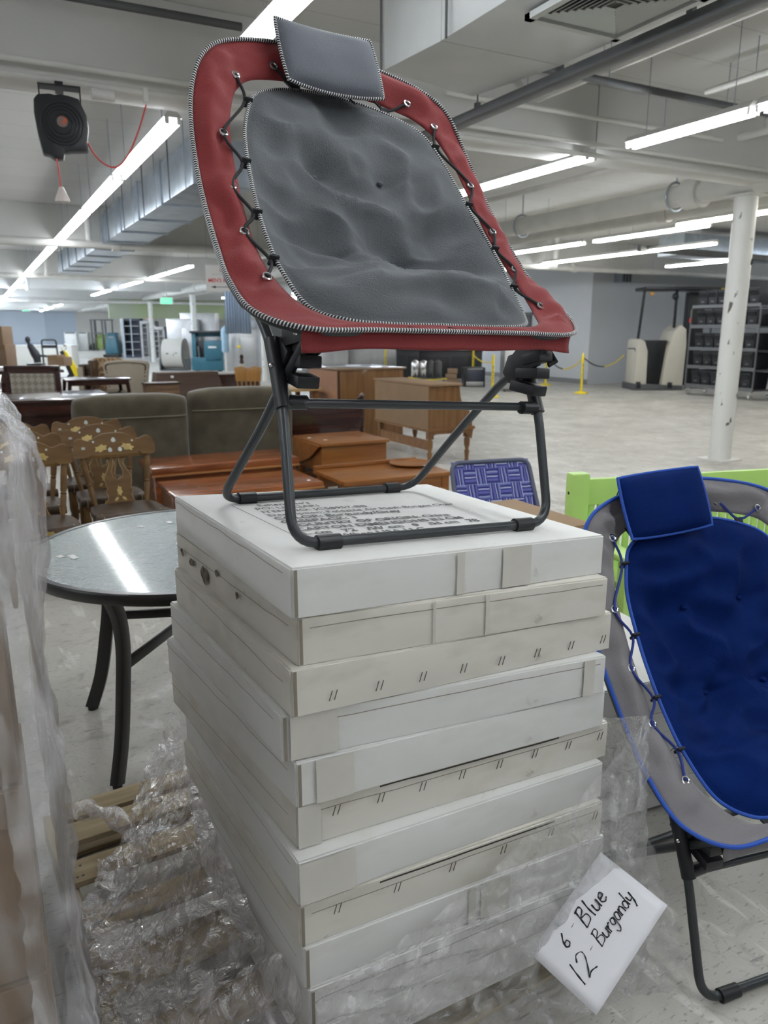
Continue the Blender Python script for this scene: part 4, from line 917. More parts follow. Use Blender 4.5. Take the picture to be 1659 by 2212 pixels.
    build('leaf_stencil',MB().add([sb(x,z,-.0075) for x,z in leafshape(0,.08,1.57,.020)],[tuple(range(16))]).add([sb(x,z,-.0075) for x,z in leafshape(-.025,.03,.7,.011)],[tuple(range(16))]).add([sb(x,z,-.0075) for x,z in leafshape(.025,.03,-.7,.011)],[tuple(range(16))]),GOLD,sp_,fixn=False)
    build('back_panel',MB().bar((-.19,.262,.755),(.19,.262,.755),.012,.02),PBR,t)
    return t
pc=painted_chair('nearest stencilled chair of the right row, behind the glass table')
pc.location=(.765,4.90+.12,0); pc.rotation_euler=(0,0,R(2))
build('price_sticker',MB().box((-.2,.245,.82),(.022,.002,.016),(15,0,0)),WHITEP,pc)
for x,y,l in((.74,5.58,'middle stencilled chair of the right row'),(.72,6.15,'rearmost stencilled chair of the right row, in front of the sofa'),(.22,4.83,'nearest stencilled chair of the left row, partly behind the film'),(.20,5.45,'middle stencilled chair of the left row'),(.19,6.02,'rearmost stencilled chair of the left row')):
    dup(pc,(x,y,0),(0,0,R(2+random.uniform(-3,3))),l)
# ================================================================ lime bench
LIME=mat('lime_green_paint',(.47,.72,.20),.35,var=.06,scale=3,coat=.2)
P0=onz(1250,1020,.90); P1=onz(1659,998,.90); d=(P1-P0); yw=math.atan2(d.y,d.x)
t=thing('garden_bench','lime green slatted garden bench standing behind the blue chair','bench',(P0.x,P0.y,0),(0,0,yw))
BL=1.45
for x in(0,BL):
    build('back_post',MB().box((x,0,.45),(.10,.075,.90)),LIME,t,bevel=.02); build('front_leg',MB().box((x,-.48,.29),(.08,.07,.58)),LIME,t,bevel=.01); build('armrest',MB().box((x,-.25,.60),(.10,.56,.03)),LIME,t,bevel=.01); build('side_rail',MB().box((x,-.25,.37),(.04,.44,.08)),LIME,t,bevel=.006)
build('top_rail',MB().box((BL/2,0,.80),(BL-.09,.04,.13)),LIME,t,bevel=.008)
build('lower_rail',MB().box((BL/2,0,.47),(BL-.09,.04,.07)),LIME,t,bevel=.008)
for k in range(26): build('back_slat',MB().box((.08+(BL-.16)*k/25,0,.62),(.032,.018,.25)),LIME,t,bevel=.003)
build('seat',MB().box((BL/2,-.25,.42),(BL-.09,.50,.035)),LIME,t,bevel=.006); build('front_rail',MB().box((BL/2,-.48,.37),(BL-.06,.03,.08)),LIME,t,bevel=.006)
build('bolt_hole',MB().cyl((-.0505,-.005,.80),(-.052,-.005,.80),.008,10),BLACKP,t)
# ================================================================ plaid lawn chair, kraft box and film behind the cartons
def mat_plaid():
    m=mat('blue_plaid_webbing',(.10,.11,.42),.6); nt=m.node_tree; L=nt.links.new; b=nt.nodes['Principled BSDF']; tc=_n(nt,'ShaderNodeTexCoord'); s=_n(nt,'ShaderNodeSeparateXYZ'); L(tc.outputs['UV'],s.inputs[0])
    def stripes(k,sock):
        a=_n(nt,'ShaderNodeMath',operation='MULTIPLY'); a.inputs[1].default_value=k; L(sock,a.inputs[0]); f=_n(nt,'ShaderNodeMath',operation='FRACT'); L(a.outputs[0],f.inputs[0]); r=_n(nt,'ShaderNodeValToRGB'); L(f.outputs[0],r.inputs[0])
        e=r.color_ramp.elements; e[0].position=0; e[0].color=(.24,.28,.52,1); e[1].position=1; e[1].color=(.015,.015,.2,1); r.color_ramp.interpolation='CONSTANT'
        for p,c in((.12,(.01,.01,.16,1)),(.3,(.09,.10,.36,1)),(.5,(.015,.015,.2,1)),(.62,(.38,.42,.6,1)),(.72,(.012,.012,.18,1)),(.88,(.10,.11,.34,1))): q=e.new(p); q.color=c
        return r.outputs[0]
    A=stripes(9,s.outputs[0]); B=stripes(7,s.outputs[1])
    ck=_n(nt,'ShaderNodeTexChecker'); ck.inputs['Scale'].default_value=1.; cx=_n(nt,'ShaderNodeVectorMath',operation='MULTIPLY'); cx.inputs[1].default_value=(7.,5.5,1.); L(tc.outputs['UV'],cx.inputs[0]); L(cx.outputs[0],ck.inputs['Vector'])
    mx=_n(nt,'ShaderNodeMix',data_type='RGBA'); L(ck.outputs['Fac'],mx.inputs[0]); L(A,mx.inputs[6]); L(B,mx.inputs[7]); L(mx.outputs[2],b.inputs['Base Color']); return m
PLAID=mat_plaid()
A0=onz(968,998,.80); A1=onz(1146,988,.80); d=A1-A0; yw=math.atan2(d.y,d.x)
t=thing('lawn_chair','folding lawn chair with blue plaid webbing behind the carton stack','chair',(A0.x,A0.y,0),(0,0,yw))
wd=d.length
ALU=mat('webbed_dark_tube',(.09,.10,.16),.5)
build('back_frame',MB().tube(fillet([(.0,-.24,.30),(.02,.0,.79),(wd-.02,.0,.79),(wd,-.24,.30)],.06,8),.014,10),ALU,t,smooth=True)
build('back_webbing',MB().grid(lambda u,v:V((.02+(wd-.04)*u,-.235+.24*v+.006*math.sin(u*40)*math.sin(v*30),.31+.485*v)),28,20),PLAID,t,smooth=True,solid=.004)
build('seat_webbing',MB().grid(lambda u,v:V((.02+(wd-.04)*u,-.26-.4*v,.30+.04*v)),10,10),PLAID,t,solid=.004); build('seat_frame',MB().tube(fillet([(.0,-.22,.30),(0,-.68,.35),(wd,-.68,.35),(wd,-.22,.30)],.05,6),.012,8),ALU,t,smooth=True)
for x in(-.02,wd+.02): build('leg',MB().tube(fillet([(x,-.66,.01),(x,-.2,.50),(x,-.65,.52)],.04,5),.011,8),ALU,t,smooth=True); build('leg',MB().cyl((x,.0,.01),(x,-.62,.38),.011,8),ALU,t,smooth=True)
t=thing('kraft_carton','open kraft carton behind the white cartons, flap curling up','box',(1.95,2.62,0))
build('carton_body',MB().box((0,0,.385),(.62,.55,.77)),KRAFT,t,bevel=.006,)
build('torn_flap',MB().grid(lambda u,v:V((-.30+.14*u,.0+.10*v,.772+.08*u*(1-u)*4+.05*v+.015*math.sin(9*v)))+V((0,0,0)),8,6),KRAFT,t,solid=.004,smooth=True)
t=thing('stretch_wrap','small crumple of clear film on the kraft carton by the bench post','plastic film',(2.33,2.6,.62)); 
build('film_scrap',MB().grid(lambda u,v:V(((u-.5)*.2,(v-.5)*.2,.03+.05*math.sin(u*3.1)*math.sin(v*3.1)))+crumple((u,v,0),6,.03,2.,4),30,24),mat_film('scrap_film',.12,scale=40,white=.35),t,smooth=True,fixn=False)
# ================================================================ furniture in the middle distance
SUEDE=mat('olive_suede',(.115,.098,.066),.9,var=.35,scale=7,sheen=.5,bump=.08,bscale=20)
def sofa_back(label,x0,x1,y,h):
    t=thing('recliner_seat_back',label,'sofa',((x0+x1)/2,y,0),(0,0,R(-2)))
    w=x1-x0
    def f(sg):
        def g(u,v):
            a=u*2-1; z=h*v; th=.14*(1-.25*v); 
            ex=(1-abs(a)**8)**.25; top=max(0,(v-.80)/.2)
            zz=z if v<.8 else h*.80+h*.20*math.sin(top*math.pi/2)*(.80+.20*(1-abs(a)**4))
            pf=.0+.03*math.sin(min(1,top)*math.pi) ; edge=math.sqrt(max(0,1-top**2.5))
            return V((a*w/2*(1-.05*top*top),sg*(th*edge*ex+pf*ex)+.02*noise.noise(V((u*4,v*6,sg)))*v-.06*v,zz))
        return g
    m=MB(); m.grid(f(-1),36,40); m.grid(f(1),36,40); b=build('back_cushion',m,SUEDE,t,smooth=True,angle=180)
    build('seam_roll',MB().tube([V((a*w/2*.985,-.155*(1-abs(a)**8)**.25-.03,h*.80)) for a in [k/14-1 for k in range(29)]],.006,6),mat('suede_piping',(.20,.185,.13),.9),t,smooth=True)
    build('seat_base',MB().box((0,.35,.25),(w*.98,.75,.45)),SUEDE,t,bevel=.05)
    return t
sofa_back('olive suede recliner back behind the stencilled chairs, left half of the sofa',.68,1.68,7.12,1.03)
sofa_back('olive suede recliner back, right half of the sofa, behind the chair legs',1.72,2.78,7.30,1.045)
CEDAR=mat_wood('red_cedar',(.36,.115,.035),(.16,.045,.018),.22,1.6,0,.6)
CEDARL=mat_wood('light_cedar_edge',(.50,.24,.08),(.36,.13,.04),.3,1.6,0,.5)
OAK=mat_wood('golden_oak',(.26,.125,.042),(.19,.085,.028),.35,1.4,0,.35)
OAKZ=mat_wood('golden_oak_upright',(.24,.12,.045),(.17,.08,.028),.38,1.4,2,.25)
OAKP=mat('plywood_back',(.28,.175,.095),.6,var=.12,scale=5)
PINE=mat_wood('orange_pine',(.33,.13,.032),(.24,.085,.022),.3,1.2,0,.4)
MAHO=mat_wood('dark_mahogany',(.045,.014,.010),(.025,.008,.006),.22,1.4,0,.7)
WALNUT=mat_wood('dark_walnut',(.060,.028,.018),(.035,.016,.011),.3,1.4,0,.5)
DESKB=mat_wood('brown_walnut',(.105,.066,.050),(.08,.05,.038),.45,1.4,0)
def chest(label,x0,x1,y0,y1,h,m=CEDAR,lid=.05,rot=0,name='cedar_chest',cat='chest'):
    t=thing(name,label,cat,((x0+x1)/2,(y0+y1)/2,0),(0,0,R(rot))); w,d=x1-x0,y1-y0
    build('body',MB().box((0,0,(h-lid)/2+.02),(w-.05,d-.05,h-lid-.04)),m,t,bevel=.006)
    build('lid',MB().box((0,0,h-lid/2),(w,d,lid)),m,t,bevel=.012)
    build('edge_strip',MB().box((0,-d/2-.004,h-lid-.004),(w,.012,.016)),CEDARL,t,bevel=.003)
    build('base_plinth',MB().box((0,0,.035),(w-.02,d-.02,.07)),m,t,bevel=.006)
    return t
c1=chest('red cedar chest with moulded lid, in front of the sofa',1.12,2.36,6.0,6.55,.52,lid=.06)
c2=chest('lower red cedar chest nearest the carton stack',1.12,2.25,5.22,5.82,.45,lid=.035)
build('sticker',MB().box((.48,-.2,.4515),(.03,.04,.001)),WHITEP,c2)
t=thing('wooden_chest','orange pine box chest with hinged slanting top, on the bench behind the chair legs','chest',(2.98,6.5,.27))
build('body',MB().box((.0,.0,.17),(.66,.62,.24)),PINE,t,bevel=.006); build('lid',MB().box((0,.0,.305),(.70,.68,.028)),PINE,t,bevel=.005)
for x in(-.36,-.30): build('side_bracket',MB().prism([(-.34,.30),(.30,.30),(.30,.04),(-.1,.16)],.02,'yz',(x,0,0)),PINE,t,bevel=.003)
build('sticker',MB().box((-.2,-.1,.3195),(.03,.04,.001)).box((-.28,.1,.3195),(.03,.04,.001)),WHITEP,t)
for x in(-.3,.3):
    for y in(-.27,.27): build('foot',MB().box((x,y,-.0),(.05,.05,.10)),PINE,t,bevel=.005)
t=thing('slatted_shelf','pine slatted base under the box chest','shelf',(2.98,6.5,0))
build('top_board',MB().box((0,0,.205),(.72,.66,.025)),PINE,t)
for k in range(5): build('slat',MB().box((-.3+.15*k,-.31,.1),(.04,.03,.18)),PINE,t)
t=thing('coffee_table','pine coffee table with raised rail, in front of the box chest','table',(2.86,5.42,0))
build('top',MB().box((0,0,.435),(.98,.62,.035)),PINE,t,bevel=.008); build('raised_rail',MB().box((0,.30,.468),(.98,.04,.03)),PINE,t,bevel=.008); build('apron',MB().box((0,-.27,.36),(.86,.03,.11)),PINE,t); build('apron',MB().box((0,.27,.36),(.86,.03,.11)),PINE,t)
for x in(-.43,.43):
    for y in(-.26,.26): build('leg',MB().box((x,y,.21),(.07,.07,.42)),PINE,t,bevel=.006)
build('tray',MB().lathe([(.10,.453),(.16,.458),(.19,.475),(.185,.478),(.15,.464),(.01,.460)],(.34,.12,0),24),PINE,t,smooth=True)
# tall oak cabinet and roll desk
a=onz(665,790,1.05); b=onz(755,796,1.05); c=onz(862,788,1.05)
t=thing('oak_cabinet','tall oak cabinet turned away, plywood back and glossy top','cabinet',(5.05,10.45,0))
build('body',MB().box((0,0,.52),(1.05,1.1,1.02)),OAKZ,t,bevel=.006); build('top',MB().box((0,0,1.04),(1.12,1.16,.025)),mat('glossy_oak_top',(.30,.2,.13),.12,coat=.8),t,bevel=.006)
build('back_panel',MB().box((-.534,0,.52),(.012,1.04,.98)),mat('pinkish_plywood',(.36,.18,.10),.5,var=.15,scale=3),t); build('corner_strip',MB().box((-.53,-.555,.52),(.02,.012,1.0)),WALNUT,t)
t=thing('oak_desk','oak writing desk standing on turned legs, its plain back to the viewer','desk',(5.0,8.38,0))
W_,D_=.62,1.42
sd=[(-.32,.42),(.30,.42),(.30,.55),(.26,.62),(.16,.68),(.12,.80),(.10,.93),(-.30,.93),(-.32,.93)]
for y in(-.69,.69): build('side_panel',MB().prism(sd,.025,'xz',(0,y,0)),OAKZ,t,bevel=.004)
build('back_panel',MB().box((-.315,0,.66),(.02,1.38,.54)),OAKP,t); build('top',MB().box((-.10,0,.945),(.46,1.46,.025)),OAKP,t,bevel=.005)
build('desk_box',MB().box((0,0,.50),(.60,1.36,.15)),OAK,t,bevel=.004); build('moulding',MB().box((0,-.705,.425),(.66,.02,.03)).box((0,0,.41),(.66,1.44,.02)),OAK,t,bevel=.004)
build('scallop_bracket',MB().prism([(-.3,.41),(-.3,.33),(-.22,.36),(.2,.36),(.3,.28),(.32,.41)],.02,'xz',(0,-.69,0)),OAKZ,t)
for x in(-.27,.27):
    for y in(-.64,.64): build('leg',MB().box((x,y,.36),(.07,.07,.12)).lathe([(.028,.0),(.022,.03),(.032,.12),(.020,.15),(.036,.2),(.038,.27),(.026,.30)],(x,y,0),12),OAKZ,t,smooth=True,angle=40)
build('stretcher',MB().box((-.27,0,.22),(.03,1.28,.12)),OAK,t)
# dark carved chair-bed back
t=thing('carved_headboard','dark mahogany carved headboard behind the pine chest','headboard',(3.25,7.45,0),(0,0,R(-6)))
tp=[(-.42,.05),(-.42,.86),(-.38,.84),(-.3,.815),(-.15,.80),(0,.83),(.15,.80),(.3,.83),(.38,.88),(.42,.90),(.42,.84),(.40,.60),(.36,.40),(.36,.05)]
build('panel',MB().prism(tp,.035,'xz'),MAHO,t,bevel=.006)
for x in(-.41,.41): build('post',MB().lathe([(.02,0),(.026,.2),(.02,.4),(.026,.7),(.018,.84),(.03,.87),(.022,.9),(.001,.925)],(x,-.0,0),12),MAHO,t,smooth=True)
build('lower_panel',MB().box((0,.2,.3),(.7,.4,.45)),MAHO,t,bevel=.01)
t=thing('light_table','light wooden table edge left of the oak cabinet','table',(4.05,10.7,0)); build('top',MB().box((0,0,.74),(.75,.9,.04)),mat_wood('maple',(.50,.34,.16),(.42,.27,.12),.4,1.3),t,bevel=.006)
for x in(-.3,.3):
    for y in(-.36,.36): build('leg',MB().box((x,y,.36),(.06,.06,.72)),OAKZ,t)
# brown lowboy desk and nail-head chair
t=thing('slant_desk','flat brown walnut desk back beyond the sofa','desk',(3.38,14.1,0))
build('slanted_back',MB().hexa([V(p) for p in [(-.62,-.25,.45),(.62,-.25,.45),(.62,.25,.45),(-.62,.25,.45),(-.56,-.1,.84),(.56,-.1,.84),(.56,.25,.84),(-.56,.25,.84)]]),DESKB,t,bevel=.006); build('lower_case',MB().box((0,0,.25),(1.2,.5,.42)),DESKB,t); build('sticker',MB().box((-.30,-.17,.77),(.05,.01,.04),(-21,0,0)),WHITEP,t)
for s_ in(-1,1): build('side_cheek',MB().box((s_*.6,0,.3),(.03,.55,.6)),MAHO,t)
LINEN=mat('beige_linen',(.40,.345,.275),.85,var=.08,scale=10,bump=.05)
t=thing('nailhead_armchair','beige upholstered chair back edged with dark nail heads','chair',(2.48,15.0,0),(0,0,R(-20)))
bk=[(-.34,.35),(-.40,.85),(-.42,.95),(-.38,1.01),(-.2,1.035),(0,1.045),(.2,1.035),(.38,1.01),(.42,.95),(.40,.85),(.34,.35)]
build('back_cushion',MB().prism(bk,.16,'xz'),LINEN,t,bevel=.03,smooth=True); ins=[(x*.86,.35+(z-.35)*.93) for x,z in bk]
nl=MB(); L_=crom([(x,-.085,z) for x,z in ins],5)
for p in L_: nl.sphere(p,.013,6,(1,.5,1))
build('nail_heads',nl,mat('antique_nail',(.05,.03,.02),.3,.6),t); build('seat',MB().box((0,.35,.38),(.75,.6,.2)),LINEN,t,bevel=.04)
for x in(-.3,.3): build('leg',MB().cyl((x,.1,.02),(x,.1,.3),.03,8),MAHO,t); build('leg',MB().cyl((x,.6,.02),(x,.6,.3),.03,8),MAHO,t)
t=thing('brocade_armchair','floral brocade armchair with dark wooden frame, beside the nail-head chair','chair',(2.28,15.95,0),(0,0,R(-20)))
build('back_cushion',MB().prism([(-.32,.4),(-.36,1.0),(-.2,1.06),(.2,1.06),(.36,1.0),(.32,.4)],.14,'xz'),mat('floral_brocade',(.42,.30,.17),.8,col2=(.20,.11,.06),scale=16,contrast=(.45,.55)),t,bevel=.03)
build('side_frame',MB().box((-.2,-.3,.55),(.06,.5,.95)).box((-.38,-.3,.55),(.12,.4,.8)),WALNUT,t,bevel=.02); build('arm_panel',MB().box((-.40,-.36,.6),(.10,.35,.6)),LINEN,t,bevel=.02)
t=thing('wooden_crate','small weathered wooden crate top in front of the nail-head chair','crate',(2.72,13.2,0)); build('slats',MB().box((0,0,.35),(.55,.3,.7)),mat_wood('weathered_crate',(.2,.12,.07),(.1,.06,.035),.7,2),t,bevel=.01); build('rim',MB().box((0,0,.71),(.58,.33,.03)),WALNUT,t)
# mahogany dining set at left
t=thing('dining_table','glossy dark mahogany dining table behind the stencilled chairs','table',(.75,10.9,0)); build('top',MB().box((0,.0,.735),(1.55,1.5,.03)),MAHO,t,bevel=.008); build('leaf_inset',MB().box((-.2,-.1,.752),(.8,.9,.004)),WALNUT,t); build('apron',MB().box((0,-.68,.64),(1.45,.03,.16)),MAHO,t)
for x in(-.7,.7):
    for y in(-.66,.66): build('leg',MB().box((x,y,.36),(.09,.09,.72)),MAHO,t)
build('pedestal_panel',MB().box((0,-.5,.3),(1.35,.05,.58)),MAHO,t)
for i,(x,y) in enumerate(((.25,10.6),(.62,10.35))):
    s_=thing('paper_slip',['small pale slip on the mahogany table, near its left end','small pale slip on the mahogany table, right of the other slip'][i],'paper',(x,y,.7565)); build('paper',MB().box((0,0,0),(.05,.035,.001),(0,0,15)),WHITEP,s_)
t=thing('dining_chair','dark framed dining chair with diamond-woven cream back','chair',(.72,12.6,0),(0,0,R(-28)))
build('back_frame',MB().box((-.38,0,.55),(.07,.05,1.0)).box((.38,0,.55),(.07,.05,1.0)).box((0,0,1.02),(.83,.05,.10)).box((0,0,.55),(.75,.04,.06)),MAHO,t,bevel=.01)
dm=mat('diamond_upholstery',(.30,.27,.22),.8); nt=dm.node_tree; tc=_n(nt,'ShaderNodeTexCoord'); mp=_n(nt,'ShaderNodeMapping'); mp.inputs['Rotation'].default_value=(0,R(45),0); mp.inputs['Scale'].default_value=(14,1,14); ck=_n(nt,'ShaderNodeTexChecker'); ck.inputs['Scale'].default_value=1.; ck.inputs['Color1'].default_value=(.34,.31,.26,1); ck.inputs['Color2'].default_value=(.22,.20,.165,1); nt.links.new(tc.outputs['Object'],mp.inputs[0]); nt.links.new(mp.outputs[0],ck.inputs['Vector']); nt.links.new(ck.outputs['Color'],nt.nodes['Principled BSDF'].inputs['Base Color'])
build('back_cushion',MB().box((0,0,.76),(.66,.06,.38)),dm,t,bevel=.015); build('seat',MB().box((0,.28,.46),(.78,.5,.1)),MAHO,t,bevel=.02)
for x in(-.36,.36): build('leg',MB().box((x,.48,.21),(.05,.05,.42)),MAHO,t)
t=thing('side_table','two-tier dark glossy side table right of the woven-back chair','table',(1.72,13.5,0)); build('top',MB().box((0,0,.80),(1.0,.9,.03)),MAHO,t,bevel=.008); build('shelf',MB().box((0,-.1,.58),(.95,.85,.03)),MAHO,t,bevel=.008); build('apron',MB().box((0,-.42,.75),(.92,.02,.07)),MAHO,t)
for x in(-.45,.45):
    for y in(-.4,.4): build('leg',MB().tube([(x,y,0),(x*.96,y*.96,.3),(x*1.02,y*1.02,.6),(x*.97,y*.97,.8)],[.02,.025,.03,.035],8),MAHO,t,smooth=True)
t=thing('writing_table','dark desk with pale top beyond the woven-back chair','table',(.62,15.4,0)); build('top',MB().box((0,0,.90),(1.2,.8,.03)),mat('pale_gloss_top',(.35,.33,.33),.2),t,bevel=.008); build('drawer_case',MB().box((0,0,.78),(1.15,.75,.2)),WALNUT,t); build('body',MB().box((0,.0,.34),(1.1,.7,.68)),MAHO,t)
for i,(x,y,z,c,nm,l) in enumerate(((-.06,15.1,1.0,(.5,.04,.05),'gift_bag','crumpled red fabric heap at the left edge'),(.14,15.6,1.0,(.62,.15,.12),'gift_bag','coral red cloth heap on the pale desk'),(-.12,15.9,1.05,(.25,.3,.6),'gift_bag','blue and white bag at the left edge'),(.05,14.2,.94,(.62,.64,.68),'paper_stack','white paper pile on the dark desk corner'))):
    t=thing(nm,l,'bag' if i<3 else 'papers',(x,y,z-.085)); build('pile',MB().grid(lambda u,v:V(((u-.5)*.36,(v-.5)*.3,.17*math.sin(u*3.14)*math.sin(v*3.14)*(1 if i<3 else .25)))+crumple((u,v,i),3.5,.05 if i<3 else .01,i*3.1,3),14,12),mat('cloth_%d'%i,c,.6,var=.3,scale=8),t,smooth=True)
# helper for things known by where they touch the floor
FY=-TH
def put(px_,py_): P=onz(px_,py_,0); return P,depth_of(P)/FPX
def bthing(name,label,cat,px_,py_,yaw=None,group=None):
    P,s=put(px_,py_); t=thing(name,label,cat,(P.x,P.y,0),(0,0,FY if yaw is None else R(yaw)),group=group); return t,s
WHITEC=mat('cream_plastic',(.62,.60,.55),.4)
KB=mat('kraft_far',(.34,.23,.15),.8,var=.15,scale=2)
for (a,b,y0,y1,l) in ((0,18,706,745,'top kraft carton of the pile at far left'),(0,26,745,790,'lower kraft carton of the pile at far left'),(113,135,765,790,'small open kraft carton behind the dark statue'),(130,148,770,790,'kraft carton beside the yellow scooter')):
    P=atd((a+b)/2,y1,17.5 if b<30 else 19.); s=17.5/FPX
    t=thing('kraft_carton',l,'box',(P.x,P.y,max(0,P.z) if y0>744 else P.z),(0,0,FY)); build('carton_body',MB().box((0,0,(y1-y0)*s/2),((b-a)*s*1.1,.5,(y1-y0)*s)),KB,t,bevel=.01); build('lid_flap',MB().box((0,-.255,(y1-y0)*s-.06),((b-a)*s,.01,.12)),KRAFT,t)
t=thing('storage_table','long low table carrying the cartons at far left','table',(.6,19.,0)); build('top',MB().box((-.4,0,.7),(3.0,1.2,.05)),WALNUT,t); 
for x in(-1.7,.9):
    for y in(-.5,.5): build('leg',MB().box((x,y,.34),(.08,.08,.68)),WALNUT,t)
# yellow scooter bike
t,s=bthing('kick_scooter','yellow and black scooter leaning between the tables and hall','scooter',172,832); 
build('front_shield',MB().hexa([V(p) for p in [(-.10,-.05,.25),(.16,-.05,.2),(.16,.05,.2),(-.10,.05,.25),(-.42,-.05,1.0),(-.30,-.05,1.0),(-.30,.05,1.0),(-.42,.05,1.0)]]),YEL,t,bevel=.03); build('seat_pad',MB().box((-.30,0,.62),(.12,.16,.8),(0,-18,0)),BLACKP,t,bevel=.03)
build('rear_fender',MB().tube(crom([(.05,0,.32),(.25,0,.36),(.4,0,.25)],4),[.05]*9,8),YEL,t,smooth=True); build('wheel',MB().tube([V((.25+math.cos(a)*.16,0,.17+math.sin(a)*.16)) for a in [R(k) for k in range(0,360,20)]],.035,8,closed=True),BLACKP,t,smooth=True); build('wheel',MB().tube([V((-.18+math.cos(a)*.16,0,.17+math.sin(a)*.16)) for a in [R(k) for k in range(0,360,20)]],.035,8,closed=True),BLACKP,t,smooth=True)
build('handlebar',MB().tube(crom([(-.36,-.2,1.08),(-.38,0,1.0),(-.36,.2,1.08)],4),.014,6),CHROME,t,smooth=True); build('mirror',MB().sphere((-.25,-.18,1.16),.05,8,(1,.4,1)),CHROME,t,smooth=True)
t,s=bthing('bronze_statue','dark bust statue on a stand behind the pale desk','statue',75,815)
build('figure',MB().sphere((-.10,0,1.28),.10,12,(.9,.9,1.25)).tube(crom([(-.09,0,1.2),(-.05,0,1.08),(.05,0,.9),(.14,0,.7),(.16,0,.5)],4),[.05,.055,.06,.08,.1,.11,.12,.13,.14,.15,.15,.15,.14,.13,.12,.12,.12],12),mat('dark_bronze',(.03,.03,.035),.4,.4),t,smooth=True); build('arm',MB().cyl((.12,0,.75),(.5,0,.72),.04,8),MATS['dark_bronze'],t,smooth=True); build('pedestal',MB().box((.1,0,.24),(.5,.4,.48)),BLACKP,t,bevel=.02)
t,s=bthing('hand_truck','black hand truck handle standing behind the cartons','cart',112,800); build('handle_loop',MB().tube(fillet([(-.30,0,.2),(-.30,0,1.22),(.28,0,1.22),(.32,0,.1)],.1,5),.035,8),BLACKP,t,smooth=True); build('back_plate',MB().box((0,0,.95),(.55,.03,.12)),BLACKP,t); build('toe_plate',MB().box((0,-.1,.05),(.6,.3,.04)),BLACKP,t)
t,s=bthing('packing_crate','long white painted crate in front of the blue wall','crate',105,790); build('crate_body',MB().box((0,0,.45),(2.6,.8,.9)),WHITEC,t,bevel=.02); build('lid',MB().box((0,0,.92),(2.66,.86,.05)),WHITEP,t)
# ---- forklift
def forklift(label,px_,py_,w,h,col,yaw=None):
    t,s=bthing('forklift',label,'forklift',px_,py_,yaw); W_=w*s; H=h*s; m=mat('forklift_'+label.split()[0],col,.4)
    build('body',MB().box((0,.5,H*.22),(W_*.62,1.4,H*.36)),m,t,bevel=.06); build('engine_cover',MB().hexa([V(p) for p in [(-W_*.25,.0,H*.38),(W_*.25,.0,H*.38),(W_*.3,1.1,H*.38),(-W_*.3,1.1,H*.38),(-W_*.16,.2,H*.52),(W_*.16,.2,H*.52),(W_*.25,1.0,H*.5),(-W_*.25,1.0,H*.5)]]),m,t,bevel=.03)
    for x in(-.36,-.2,.2,.36): build('mast_rail',MB().box((x*W_,-.35,H*.5),(W_*.07,.12,H*.96)),DARKST,t)
    build('carriage',MB().box((0,-.42,H*.55),(W_*.5,.08,.12)).box((0,-.42,H*.97),(W_*.8,.1,.1)),DARKST,t)
    for x in(-.44,.42): build('guard_post',MB().box((x*W_,1.0,H*.7),(.07,.07,H*.55)),BLACKP,t)
    build('overhead_guard',MB().box((0,.55,H*.97),(W_*.95,1.2,.07)),BLACKP,t)
    for x in(-.42,.42):
        for y in(.0,1.0): build('wheel',MB().lathe([(.1,-.1),(.28,-.1),(.3,0),(.28,.1),(.1,.1)],(x*W_,y,.3),16,'x'),BLACKP,t,smooth=True)
    return t
forklift('green forklift with tall black mast at the far wall',220,757,42,66,(.26,.36,.10))
def scrubber(label,px_,py_,w,h,kind):
    t,s=bthing('floor_scrubber',label,'floor scrubber',px_,py_); W_=w*s;H=h*s; m=mat('teal_plastic',(.025,.13,.18),.35,var=.15,scale=2)
    if kind==0:
        build('tank',MB().hexa([V(p) for p in [(-W_*.45,-.5,H*.14),(W_*.45,-.5,H*.14),(W_*.45,.6,H*.14),(-W_*.45,.6,H*.14),(-W_*.30,-.3,H),(W_*.28,-.3,H),(W_*.28,.5,H),(-W_*.30,.5,H)]]),m,t,bevel=.12); build('squeegee_base',MB().box((0,-.3,H*.08),(W_,.6,H*.13)),BLACKP,t,bevel=.03)
        build('badge',MB().box((0,-.42,H*.82),(W_*.3,.02,.06)),mat('badge_grey',(.4,.42,.45),.4),t)
    else:
        build('lower_body',MB().box((0,0,H*.22),(W_,.9,H*.30)),m,t,bevel=.05); build('rear_tank',MB().box((W_*.2,.0,H*.50),(W_*.58,.9,H*.5)),m,t,bevel=.06); build('front_post',MB().box((-W_*.42,0,H*.55),(W_*.13,.6,H*.75)),m,t,bevel=.02)
        build('canopy',MB().box((-.0,0,H*.94),(W_*1.02,.95,H*.05)),BLACKP,t,bevel=.02); build('canopy_panel',MB().box((W_*.05,.2,H*.88),(W_*.75,.4,H*.10)),m,t); build('seat',MB().box((-W_*.2,0,H*.5),(W_*.22,.4,H*.5)),BLACKP,t,bevel=.04); build('badge',MB().box((W_*.18,-.46,H*.60),(W_*.25,.01,.07)),WHITEP,t)
        build('control_column',MB().cyl((-W_*.25,-.3,H*.3),(-W_*.28,-.3,H*.62),.05,8),DARKST,t)
    for x in(-.35,.35): build('wheel',MB().lathe([(.05,-.06),(.16,-.06),(.16,.06),(.05,.06)],(x*W_,-.2,.16),14,'x'),BLACKP,t,smooth=True)
    return t
scrubber('teal floor scrubber seen from behind, beside the forklift',248,772,34,52,0)
scrubber('large teal ride-on floor scrubber right of the white drum fan',455,806,68,92,1)
